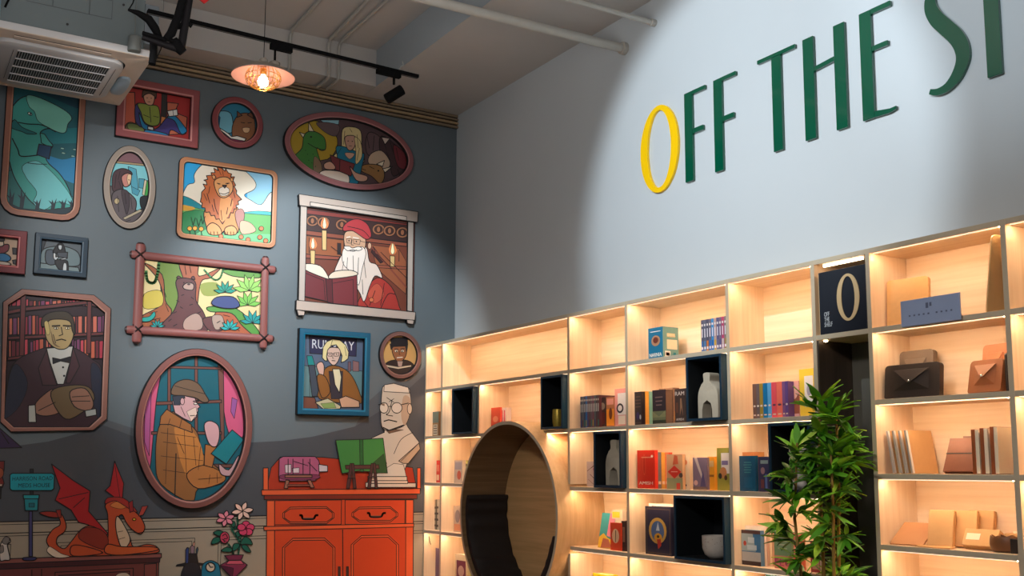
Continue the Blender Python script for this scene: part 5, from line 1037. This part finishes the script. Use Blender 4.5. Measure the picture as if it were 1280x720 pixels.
for i in range(2): lying('kraft_box', ('near', 'far')[i]+' small kraft box behind the dark pouch', 'box', 4.845+.035*i, -.10, zr(4), .03, .09, .065, KR, tilt=0, yaw=10, roll=12, group='small kraft boxes')
o = thing('leather_pouch', 'dark brown rounded leather pouch with a scalloped rim', 'pouch', (4.885, -.19, zr(4))); m = MB()
loops = []
for z_, k in ((0, .7), (.008, .92), (.03, 1.0), (.05, .98), (.062, .93), (.061, .88), (.03, .9), (.012, .6)):
    loops.append([Vector((.062*k*math.cos(2*math.pi*i/32), .05*k*math.sin(2*math.pi*i/32), z_+(.004*math.cos(8*2*math.pi*i/32) if z_ > .055 else 0))) for i in range(32)])
m.loft(loops, lth((120, 78, 48)), cap=True); q = m.build('pouch_body', None, smooth=True); q.parent = o
lying('leather_case', 'black leather case at the right end of the lower shelf', 'case', 4.955, -.19, zr(4), .045, .09, .055, DK)
lying('white_card', 'white card standing behind the dark pouch', 'card', 4.90, -.09, zr(4), .10, .004, .075, WH, tilt=-6)
book('green-grey book with a white label in the far right bay', 5.045, 5.13, zr(1), .195, -.18, .02, '120,124,90', art=[(.0, .62, 1, .95, '214,206,190'), ('e', .3, .8, .12, .03, '90,90,80')])
# ================================================================ WALL LETTERS
GRN = paint(0, 82, 58, .12, var=.02, coat=.6, name='glossy_green'); YEL = paint(255, 204, 0, .35, var=.01, name='yellow_acrylic')
YF = -.018
def letter(nm, label, polys, mt, curved=False):
    xs = [p[0] for q in polys for p in q]; o = None; m = MB()
    for q in polys: m.prism([Vector((x, YF, z)) for x, z in q], (0, .017, 0), mt)
    o = m.build('sign_letter', None, ((min(xs)+max(xs))/2, -.001, 2.93), bevel=.003); tag(o, label, 'letter', 'wall sign letters'); return o
k = letterO(2.621, 3.198, .178, .272, .066, .030, YF, -.002, YEL, 72, tilt=0.0); o = k.build('sign_letter', None, (2.621, -.001, 2.93), smooth=True); tag(o, 'yellow wall sign letter O, the only yellow one', 'letter', 'wall sign letters')
ZB, ZT = 2.928, 3.468
def F(x): return [[(x, ZB), (x+.068, ZB), (x+.068, ZT), (x, ZT)], [(x+.0675, ZT-.024), (x+.182, ZT-.024), (x+.182, ZT), (x+.0675, ZT)], [(x+.0675, 3.207), (x+.160, 3.207), (x+.160, 3.237), (x+.0675, 3.237)]]
letter('F', 'green wall letter F directly right of the yellow O', F(2.859), GRN); letter('F', 'second green wall letter F, before the gap', F(3.110), GRN)
letter('T', 'green wall letter T starting the word THE', [[(3.562, ZB), (3.628, ZB), (3.628, ZT-.022), (3.562, ZT-.022)], [(3.457, ZT-.022), (3.731, ZT-.022), (3.731, ZT), (3.457, ZT)]], GRN)
letter('H', 'green wall letter H in the word THE', [[(3.783, ZB), (3.853, ZB), (3.853, ZT), (3.783, ZT)], [(3.985, ZB), (4.054, ZB), (4.054, ZT), (3.985, ZT)], [(3.8525, 3.277), (3.9855, 3.288), (3.9855, 3.312), (3.8525, 3.300)]], GRN)
letter('E', 'green wall letter E in the word THE', [[(4.146, ZB), (4.214, ZB), (4.214, ZT), (4.146, ZT)], [(4.2135, ZT-.026), (4.330, ZT-.026), (4.330, ZT), (4.2135, ZT)], [(4.2135, 3.256), (4.306, 3.256), (4.306, 3.281), (4.2135, 3.281)], [(4.2135, ZB), (4.300, ZB-.003), (4.336, 2.934), (4.337, 2.950), (4.300, 2.947), (4.2135, 2.960)]], GRN)
path = [(4.520, 2.958, .015), (4.560, 2.945, .020), (4.610, 2.952, .026), (4.660, 2.990, .036), (4.692, 3.050, .042), (4.690, 3.110, .045), (4.662, 3.170, .046), (4.615, 3.230, .046), (4.572, 3.285, .045), (4.545, 3.345, .040), (4.548, 3.400, .033), (4.580, 3.445, .024), (4.625, 3.462, .018), (4.680, 3.458, .014)]
C_ = smooth_loop([(p[0], p[1]) for p in path], 5, closed=False); Wd = [path[min(i//5, len(path)-1)][2]*(1-(i % 5)/5)+path[min(i//5+1, len(path)-1)][2]*((i % 5)/5) for i in range(len(C_))]
lft, rgt = [], []
for i, p in enumerate(C_):
    a_, b_ = C_[max(i-1, 0)], C_[min(i+1, len(C_)-1)]; d = Vector((b_[0]-a_[0], b_[1]-a_[1])).normalized(); w_ = Wd[i]*.78; lft.append((p[0]-d.y*w_, p[1]+d.x*w_)); rgt.append((p[0]+d.y*w_, p[1]-d.x*w_))
letter('S', 'green wall letter S cut by the top edge of the photo', [lft+rgt[::-1]], GRN)
letter('H', 'green wall letter stem at the far right, H of the last word', [[(4.806, ZB), (4.875, ZB), (4.875, ZT), (4.806, ZT)], [(5.005, ZB), (5.074, ZB), (5.074, ZT), (5.005, ZT)], [(4.8745, 3.279), (5.0055, 3.279), (5.0055, 3.303), (4.8745, 3.303)]], GRN)

# ================================================================ CEILING FITTINGS
PIPEW = paint(176, 172, 164, .5, var=.05, name='painted_pipe')
def pipe(label, pts, r, col_=PIPEW, grp='ceiling pipes', flange=None):
    m = MB(); c = Vector(pts[-1]); m.tube(pts, r, col_, 14); o = m.build('ceiling_pipe', None, c, smooth=True); tag(o, label, 'pipe', grp)
    if flange:
        k = MB(); k.lathe([(r*1.35, 0), (r*1.35, -.03), (r, -.034)], col_, flange, 18, 'y'); q = k.build('flange', None, smooth=True); attach(q, o)
    return o
# run from the sign wall out over the room; directions solved from two sightings each
pa = on_y(785, 63, -.0)
def run(p_end, px2, z2off=0.):
    e = Vector(p_end); q = on_z(px2[0], px2[1], e.z+z2off); d = (q-e).normalized(); return [e+d*3.2, e]
pa = on_y(781, 61, -.004); pipe('thick white ceiling pipe ending in the sign wall left of the letters', run(pa, (525, -3)), .030, flange=(pa.x, -.002, pa.z))
pb = on_y(818, 29, -.004); pipe('thinner white ceiling pipe near the top edge, ending in the sign wall', run(pb, (705, -3)), .017, flange=(pb.x, -.002, pb.z))
def conduit(label, pxs, r=.011):
    """three bends: ceiling run, down the beam face, across the soffit to the battens"""
    (cx_, cy_), (tx_, ty_), (bx_, by_), (ex_, ey_) = pxs
    t = on_x(tx_, ty_, .278); b = on_x(bx_, by_, .278); c = Vector((2.6, t.y+(on_z(cx_, cy_, ZC-.02).y-t.y)*1.0, ZC-.018)); q = on_z(cx_, cy_, ZC-.018); dirn = (Vector((q.x, q.y, 0))-Vector((.278, t.y, 0))); dirn.z = 0; dirn.normalize()
    t.z = ZC-.05; b.z = ZS+.02; tp = Vector((.278, t.y, ZC-.018))
    pts = [tp+dirn*2.6, tp+dirn*.04, tp+dirn*.012+Vector((0, 0, -.010)), Vector((.278, t.y, ZC-.055)), Vector((.278, b.y, ZS+.03)), Vector((.270, b.y, ZS-.004)), Vector((.245, b.y, ZS-.014)), Vector((.05, b.y, ZS-.016))]
    pipe(label, pts, r, PIPEW, 'conduits down the beam')
conduit('white conduit bending down the beam, leftmost behind the lamp', ((400, 0), (363, 40), (362, 82), (356, 88)), .012)
conduit('white conduit bending down the beam, middle one', ((460, 0), (411, 48), (411, 98), (396, 112)), .013)
conduit('white conduit bending down the beam, nearest the corner', ((484, 0), (424, 51), (423, 100), (408, 115)), .011)
# track with its fittings
tk = thing('lighting_track', 'long black lighting track hanging under the ceiling', 'track', (1.76, -2.0, 3.7))
A_ = Vector((1.79, -2.86, 3.705)); B_ = Vector((1.715, -1.205, 3.705))
def beam(name, a, b, wz, hz, mt, parent):
    d = (b-a); L = d.length; x = d.normalized(); s = x.cross(Vector((0, 0, 1))).normalized(); u = s.cross(x)
    M = Matrix(((x.x, s.x, u.x, a.x), (x.y, s.y, u.y, a.y), (x.z, s.z, u.z, a.z), (0, 0, 0, 1))); m = MB(); m.box((0, -wz/2, -hz/2), (L, wz/2, hz/2), mt, None, M); o = m.build(name, None, bevel=.002)
    if parent is not None: attach(o, parent)
    return o
beam('track_rail', A_, B_, .034, .020, BLACKM, tk); beam('track_channel', A_+Vector((0, 0, -.0115)), B_+Vector((0, 0, -.0115)), .012, .002, paint(52, 52, 54, .4), tk)
for t in (.05,):
    p = A_.lerp(B_, t); m = MB(); m.tube([p+Vector((0, 0, .01)), Vector((p.x, p.y, ZC if p.y < -.85 else ZS))], .0022, paint(110, 108, 104, .4, .4), 6); m.build('suspension_wire', tk)
m = MB(); p = A_.lerp(B_, .92); m.tube([p+Vector((0, 0, .01)), p+Vector((0, .01, .04)), p+Vector((0, .03, .05)), p+Vector((0, .02, .075))], .0022, PIPEW, 6); m.build('wire_loop', tk)
# spotlight head
sp_ = thing('track_spotlight', 'black cylindrical spotlight at the right end of the track', 'spotlight', (1.722, -1.40, 3.69))
q = Vector((1.722, -1.40, 3.68)); beam('adapter', Vector((1.728, -1.49, 3.680)), Vector((1.722, -1.33, 3.680)), .034, .030, BLACKM, sp_)
m = MB(); m.tube([Vector((1.722, -1.372, 3.668)), Vector((1.722, -1.372, 3.618))], .008, BLACKM, 10); m.build('stem', sp_)
h0 = on_x(483, 124, 1.72); h1 = on_x(503, 112, 1.72); d = (h0-h1).normalized(); d = (d+Vector((-.35, 0, 0))).normalized(); c_ = (h0+h1)/2
m = MB(); m.tube([c_-d*.060, c_-d*.057, c_+d*.057, c_+d*.060, c_+d*.060, c_+d*.045], [.030, .033, .033, .031, .026, .025], BLACKM, 24); m.build('lamp_head', sp_, smooth=True)
# pendant lamp
lc = on_x(329, 96, 1.795); L0 = Vector((1.795, lc.y, lc.z))
pl_ = thing('pendant_lamp', 'blush pink pendant lamp with a brass wire cage and a glowing bulb', 'lamp', L0)
PINK = paint(222, 164, 148, .5, var=.03, name='blush_enamel'); GREYO = paint(130, 120, 108, .45, name='grey_enamel'); BRASS = paint(214, 164, 84, .3, .9, name='brass')
m = MB(); prof_o = [(.030, .072), (.060, .066), (.100, .050), (.140, .028), (.176, .000)]; m.lathe(prof_o, GREYO, L0+Vector((0, 0, .002)), 48, cap=False); m.build('shade_outer', pl_, smooth=True)
m = MB(); m.lathe([(.001, .064), (.030, .0635), (.060, .058), (.100, .043), (.140, .0225), (.1755, -.002), (.1765, .001)], PINK, L0, 48, cap=False); m.build('shade_inner', pl_, smooth=True)
m = MB(); m.lathe([(.022, .068), (.024, .072), (.024, .10), (.018, .107), (.005, .109)], GREYO, L0, 24); m.build('cap', pl_, smooth=True)
m = MB(); m.tube([L0+Vector((0, 0, .092)), Vector((L0.x, L0.y, ZC))], .0022, BLACKM, 6); m.build('cord', pl_)
m = MB()
for i in range(20):
    a_ = 2*math.pi*i/20; m.tube([L0+Vector((r_*math.cos(a_), r_*math.sin(a_), z_)) for r_, z_ in ((.080, .036), (.096, .010), (.099, -.016), (.085, -.044), (.055, -.064), (.016, -.074))], .0018, BRASS, 5, False)
for r_, z_ in ((.098, .000), (.094, -.030), (.070, -.055), (.032, -.071)):
    m.tube([L0+Vector((r_*math.cos(2*math.pi*i/32), r_*math.sin(2*math.pi*i/32), z_)) for i in range(33)], .0018, BRASS, 5, False)
m.build('wire_cage', pl_)
m = MB(); m.lathe([(.018, .046), (.018, .018), (.014, .012)], BRASS, L0, 16); m.build('bulb_holder', pl_, smooth=True)
m = MB(); m.lathe([(.010, .012), (.014, .004), (.026, -.012), (.031, -.030), (.026, -.048), (.012, -.058), (.0005, -.060)], emit('bulb_glow', (1, .86, .66), 14), L0, 24); bl = m.build('bulb', pl_, smooth=True)
pll = bpy.data.lights.new('bulb_light', 'POINT'); pll.energy = 2.2; pll.color = (1, .85, .68); pll.shadow_soft_size = .03; plo = bpy.data.objects.new('bulb_light', pll); C.objects.link(plo); plo.location = L0+Vector((0, 0, -.068))
# the lamp's second adapter on the track
ad = thing('track_adapter', 'black track adapter box just right of the pendant lamp', 'adapter', (1.756, L0.y+.06, 3.69)); y0 = on_x(338, 62, 1.757).y; y1 = on_x(365, 68, 1.757).y
beam('adapter_box', Vector((1.757, y0, 3.678)), Vector((1.752, y1, 3.678)), .034, .034, BLACKM, ad)
m = MB(); m.tube([Vector((1.757, y0+.028, 3.66)), Vector((1.757, y0+.028, L0.z+.10))], .007, BLACKM, 10); m.build('stem', ad)
m = MB(); m.lathe([(.030, L0.z+.080), (.031, L0.z+.083), (.031, L0.z+.112), (.027, L0.z+.116)], GREYO, (1.757, y0+.028, 0), 22); m.build('holder_cup', ad, smooth=True)

# air-conditioning cassette
IV = paint(206, 188, 172, .5, var=.02, name='ivory_plastic'); LG = paint(188, 186, 186, .5, var=.02, name='grey_white_plastic'); DKG = paint(3, 4, 7, .6, name='grille_dark')
ax, ay, az, hs = .935, -3.205, 3.60, .465
ac = thing('air_conditioner', 'white ceiling cassette air conditioner in the top left corner', 'air conditioner', (ax, ay, az))
def sq(h_, z_, r_, n=8):
    out = []
    for cx, cy, a0 in ((h_-r_, h_-r_, 0), (-h_+r_, h_-r_, 90), (-h_+r_, -h_+r_, 180), (h_-r_, -h_+r_, 270)):
        for i in range(n): a_ = R(a0+90*i/(n-1)); out.append(Vector((ax+cx+r_*math.cos(a_), ay+cy+r_*math.sin(a_), z_)))
    return out
m = MB(); m.loft([sq(hs-.005, az+.045, .01), sq(hs, az+.03, .012), sq(hs, az+.004, .012), sq(hs-.004, az, .012), sq(.354, az-.002, .10), sq(.350, az+.008, .10)], [LG, LG, IV, IV, DKG], cap=True); m.build('fascia_panel', ac, smooth=True)
m = MB(); m.loft([sq(.345, az+.010, .10), sq(.345, az-.020, .10), sq(.335, az-.026, .10)], [LG, LG], cap=True); m.build('centre_panel', ac, smooth=True)
for k in (0, 2, 3):
    a_ = R(90*k); cx, cy = ax+.385*math.cos(a_), ay+.385*math.sin(a_); L_ = .25; m = MB(); t = Vector((-math.sin(a_), math.cos(a_), 0)); n_ = Vector((math.cos(a_), math.sin(a_), 0)); c0 = Vector((cx, cy, az-.004))
    loops = [[c0+t*s_*L_+n_*(o_*(1-.12*s_*s_))+Vector((0, 0, z_)) for o_, z_ in ((-.030, -.001), (-.006, -.007), (.022, -.002), (.022, .001), (-.030, .001))] for s_ in (-1, -.5, 0, .5, 1)]; m.loft(loops, IV, cap=True); m.build('air_vane', ac, smooth=True)
    m = MB(); m.box((-L_, -.0016, 0), (L_, .0016, .002), DKG, None, Matrix(((t.x, n_.x, 0, cx+n_.x*.026), (t.y, n_.y, 0, cy+n_.y*.026), (0, 0, 1, az-.0035), (0, 0, 0, 1)))); m.build('vane_gap', ac)
# grille: frame, dark recess, slats and three long bars
gx0, gx1, gy0, gy1 = ax-.262, ax+.262, ay-.215, ay+.270; gz = az-.0275
m = MB(); m.box((gx0, gy0, gz), (gx1, gy1, gz+.004), DKG); m.build('grille_recess', ac)
m = MB(); nS = 36
for i in range(nS+1):
    y_ = gy0+(gy1-gy0)*i/nS; m.box((gx0, y_-.0014, gz-.004), (gx1, y_+.0014, gz-.0005), LG)
q = m.build('grille_slats', ac); q['kind'] = 'stuff'
for i in range(5):
    x_ = gx0+(gx1-gx0)*i/4; cbox('grille_bar', (x_-.004, gy0, gz-.006), (x_+.004, gy1, gz), LG, ac, None, 0)
for y_ in (gy0-.02, gy1+.035): cbox('panel_seam', (ax-.25, y_-.001, gz-.0006), (ax+.25, y_+.001, gz+.002), DKG, ac, None, 0)
BLG = paint(150, 168, 182, .35, name='sensor_cover')
m = MB(); loops = []
for z_, k_ in ((az+.001, 1), (az-.014, .95), (az-.022, .7)):
    loops.append([Vector((ax-.07+.165*k_*math.copysign(abs(math.cos(t))**.7, math.cos(t)), ay+.392+.045*k_*math.copysign(abs(math.sin(t))**.7, math.sin(t)), z_)) for t in [2*math.pi*i/28 for i in range(28)]])
m.loft(loops, BLG, cap=True); m.build('sensor_cover', ac, smooth=True)
BODY = paint(96, 106, 108, .55, var=.04, scale=5, name='galvanised_casing')
cbox('casing', (ax-.42, ay-.42, az+.046), (ax+.42, ay+.42, az+.36), BODY, ac, None, .004)
m = MB(); xf = ax+.4205
def seam(y0_, z0_, y1_, z1_): m.box((xf, min(y0_, y1_)-.001, min(z0_, z1_)-.001), (xf+.0015, max(y0_, y1_)+.001, max(z0_, z1_)+.001), paint(70, 72, 76, .6))
for (ya, yb) in ((-.20, -.07), (-.07, .12), (.12, .24)): seam(ay+ya, az+.20, ay+yb, az+.20); seam(ay+ya, az+.31, ay+yb, az+.31); seam(ay+ya, az+.20, ay+ya, az+.31); seam(ay+yb, az+.20, ay+yb, az+.31)
m.build('casing_seams', ac)
for y_, z_ in ((.01, .115), (.30, .30), (-.30, .28)): m = MB(); m.lathe([(.007, 0), (.007, .003)], paint(30, 30, 32, .5), (xf, ay+y_, az+z_), 10, 'x'); m.build('screw', ac)
PB = paint(120, 150, 170, .5, name='blue_grey_pipe')
m = MB(); m.tube([(xf+.037, ay-.36, az+.06), (xf+.037, ay-.36, ZC)], .032, PB, 14); o = m.build('refrigerant_pipe', None, (xf+.037, ay-.36, az+.06), smooth=True); tag(o, 'blue-grey vertical pipe in front of the air conditioner casing', 'pipe')
m = MB(); m.tube([(xf+.07, ay-.31, az+.11), (xf+.075, ay-.28, az+.20), (xf+.07, ay-.33, az+.24), (xf+.08, ay-.34, ZC)], .006, BLACKM, 8); o = m.build('wire', None, (xf+.07, ay-.31, az+.11), smooth=True); tag(o, 'thin dark cable hanging by the blue-grey pipe', 'cable')
# hanger rod with a cylinder at the casing's right
hp = on_x(168, 55, 1.42); GC = paint(104, 108, 106, .6, .1, name='zinc')
hg = thing('hanger_rod', 'thin steel hanger rod with a grey cylinder beside the casing', 'hanger', (1.42, hp.y, hp.z)); m = MB(); m.tube([(1.42, hp.y, hp.z+.04), (1.42, hp.y, ZC)], .0035, GC, 8); m.build('rod', hg)
m = MB(); m.lathe([(.034, -.045), (.036, -.04), (.036, .038), (.030, .045)], GC, (1.42, hp.y, hp.z), 20); m.build('cylinder', hg, smooth=True)
cbox('hanger_box', (1.27, ay+.4215, az+.10), (1.35, ay+.50, az+.34), paint(110, 118, 124, .5), None, None, .003); o = bpy.context.scene.collection.objects[-1]; tag(o, 'small grey junction box fixed to the right side of the casing', 'junction box')
# black articulated bracket
XB = 2.2
br = thing('ceiling_bracket', 'black articulated ceiling bracket arm beside the air conditioner', 'bracket', on_x(225, 62, XB))
def bt(name, pts, r, n=12, x=XB, mt=BLACKM): m = MB(); m.tube([on_x(a_, b_, x) for a_, b_ in pts], r, mt, n); return m.build(name, br, smooth=True)
PG = paint(20, 18, 20, .6, name='worn_black_tube')
up_ = on_x(230, 30, XB); bt('drop_tube', [(242, -60), (236, 0), (226.5, 60)], .020, 14, mt=PG); bt('joint', [(216, 50), (222, 58), (229, 66)], [.024, .030, .022], 14)
bt('arm_tube', [(226, 62), (206, 56), (178, 46)], [.020, .017, .015], 12, mt=PG); bt('arm_rod', [(224, 52), (205, 49), (178, 41)], .010, 10, XB+.02)
bt('elbow', [(229, -5), (222, 22), (214, 42), (207, 49)], [.018, .020, .022, .016], 12, XB+.03); bt('knuckle', [(222, 33), (236, 30), (240, 33)], [.016, .014, .012], 10)
cb = thing('cable_bundle', 'thick black cable loop sagging beside the bracket arm', 'cable', on_x(190, 30, XB-.05)); m = MB()
m.tube([on_x(a_, b_, XB-.06) for a_, b_ in ((160, 12), (172, 16), (186, 24), (194, 36), (199, 46), (203, 52))], [.006, .014, .022, .022, .016, .010], BLACKM, 12); m.build('sagging_hose', cb, smooth=True)
m = MB(); m.tube([on_x(a_, b_, XB-.06) for a_, b_ in ((170, -10), (166, 4), (161, 12))], .003, BLACKM, 8); m.build('thin_cable', cb)
m = MB(); m.tube([on_x(a_, b_, XB-.10) for a_, b_ in ((192, 50), (192, 66), (190, 80))], [.020, .019, .018], BLACKM, 12); m.build('drop_hose', cb, smooth=True)
m = MB(); m.tube([on_x(a_, b_, XB-.08) for a_, b_ in ((203, 52), (201, 62), (195, 74))], .003, BLACKM, 8); m.build('thin_cable', cb)
m = MB(); P_ = [on_x(a_, b_, 2.0) for a_, b_ in ((246, -8), (264, -8), (262, 0), (255, 5), (249, 0))]; m.prism(P_, (.01, 0, 0), paint(190, 16, 20, .5)); o = m.build('red_pennant', None, sum(P_, Vector())/5); tag(o, 'tip of a small red hanging pennant at the top edge', 'pennant')

# ================================================================ BAMBOO PLANT
PB_ = Vector((4.23, -.455, 0)); rnd = random.Random(11)
canes = None
bp_ = thing('bamboo_plant', 'artificial bamboo plant in a pot in front of the dark niche', 'plant', PB_)
POT = paint(60, 56, 52, .6); m = MB(); m.lathe([(.10, 0), (.15, .01), (.17, .30), (.165, .31), (.15, .31), (.14, .27)], POT, PB_, 28); m.build('pot', bp_, smooth=True)
m = MB(); m.lathe([(.145, .272), (.001, .28)], paint(50, 38, 28, .95, bump=.4), PB_, 20); m.build('soil', bp_)
GL = [paint(128, 196, 46, .45, var=.12, scale=30, name='bright_leaf'), paint(88, 158, 38, .45, var=.12, scale=30, name='mid_leaf'), paint(56, 104, 32, .5, var=.15, scale=30, name='dark_leaf'), paint(170, 212, 66, .45, var=.1, scale=30, name='young_leaf')]
STEM = paint(150, 116, 50, .5, var=.2, scale=20, name='cane'); TWIG = paint(86, 76, 36, .6, name='twig')
leafme = []
for mt in GL:
    for bend in (.10, .26):
        vs_, fs = [], []; n = 6
        for i in range(n+1):
            s = i/n; w_ = .150*math.sin(math.pi*min(1, s*.97+.03))**.75*(1-.35*s)+.002; z_ = -bend*s*s; vs_ += [(s, -w_, z_+.03), (s, 0, z_), (s, w_, z_+.03)]
        for i in range(n):
            a_ = i*3; fs += [(a_, a_+3, a_+4, a_+1), (a_+1, a_+4, a_+5, a_+2)]
        me = bpy.data.meshes.new('leaf'); me.from_pydata(vs_, [], fs); me.materials.append(mt); me.polygons.foreach_set('use_smooth', [True]*len(me.polygons)); me.update(); leafme.append(me)
canes = [[(4.19, -.41, .28), (4.18, -.41, .8), (4.165, -.40, 1.25), (4.17, -.39, 1.56)], [(4.24, -.42, .28), (4.26, -.44, .75), (4.27, -.44, 1.10), (4.26, -.43, 1.36)], [(4.17, -.43, .28), (4.11, -.46, .7), (4.07, -.46, 1.05), (4.08, -.44, 1.38)], [(4.22, -.38, .28), (4.22, -.36, .9), (4.24, -.36, 1.28), (4.24, -.37, 1.52)]]
canes = [[(x+.03, y-.055, z) for x, y, z in c] for c in canes]
def cpt(c, s):
    n = len(c)-1; i = min(int(s*n), n-1); return Vector(c[i]).lerp(Vector(c[i+1]), s*n-i)
for c in canes:
    P_ = [cpt(c, i/24) for i in range(25)]; m = MB(); m.tube(P_, [.0095*(1-.55*i/24)*(1.18 if i % 4 == 0 else 1) for i in range(25)], STEM, 10); m.build('cane', bp_, smooth=True)
nleaf = 0; tw = MB(); far = MB()
def add_leaf(p, dr, L_, mi):
    global nleaf
    x = dr.normalized(); s_ = x.cross(Vector((0, 0, 1)))
    if s_.length < .1: s_ = Vector((0, 1, 0))
    s_.normalize(); s_ = (s_+x.cross(s_)*rnd.uniform(-.6, .6)).normalized(); u_ = s_.cross(x)
    if u_.z < 0: u_, s_ = -u_, -s_
    s_ = u_.cross(x)
    M = Matrix(((x.x*L_, s_.x*L_, u_.x*L_, p.x), (x.y*L_, s_.y*L_, u_.y*L_, p.y), (x.z*L_, s_.z*L_, u_.z*L_, p.z), (0, 0, 0, 1)))
    if nleaf < 290:
        o = bpy.data.objects.new('leaf', leafme[mi]); C.objects.link(o); o.parent = bp_; o.matrix_basis = Matrix.Translation(-PB_) @ M
    else:
        me = leafme[mi]; n = len(far.v); far.v += [tuple(M @ v.co) for v in me.vertices]; k = far.slot(me.materials[0])
        for pl2 in me.polygons: far.f.append(tuple(n+i for i in pl2.vertices)); far.mi.append(k)
    nleaf += 1
clusters = []
for ci, c in enumerate(canes):
    for k in range(21):
        s = .26+.74*(k+.5)/21
        if s > .56 or rnd.random() < .62: clusters.append((c, s, ci))
clusters.sort(key=lambda q: rnd.random())
for c, s, ci in clusters:
    p = cpt(c, min(s, .995)); top = s > .9
    a_ = rnd.uniform(0, 2*math.pi); out = Vector((math.cos(a_), math.sin(a_)*.8, rnd.uniform(.3, 1.1))).normalized(); tl = rnd.uniform(.03, .10)*(0.4 if top else 1); e = p+out*tl
    tw.tube([p, p.lerp(e, .5)+Vector((0, 0, .008)), e], .0022, TWIG, 5)
    for j in range(rnd.choice((8, 9, 10, 11))):
        b_ = a_+rnd.uniform(-1.5, 1.5); up = rnd.uniform(-.55, .95) if not top else rnd.uniform(.1, 1.6); dr = Vector((math.cos(b_), math.sin(b_), up)); q = p.lerp(e, rnd.uniform(.45, 1))
        hgt = p.z; br_ = rnd.random(); mi = (3 if br_ < .16 else 0 if br_ < .45 else 1 if br_ < .75 else 2)*2+rnd.choice((0, 1))
        add_leaf(q, dr, rnd.uniform(.075, .14), mi)
tw.build('twigs', bp_)['kind'] = 'stuff'
if far.v: far.build('leaves', bp_)['kind'] = 'stuff'
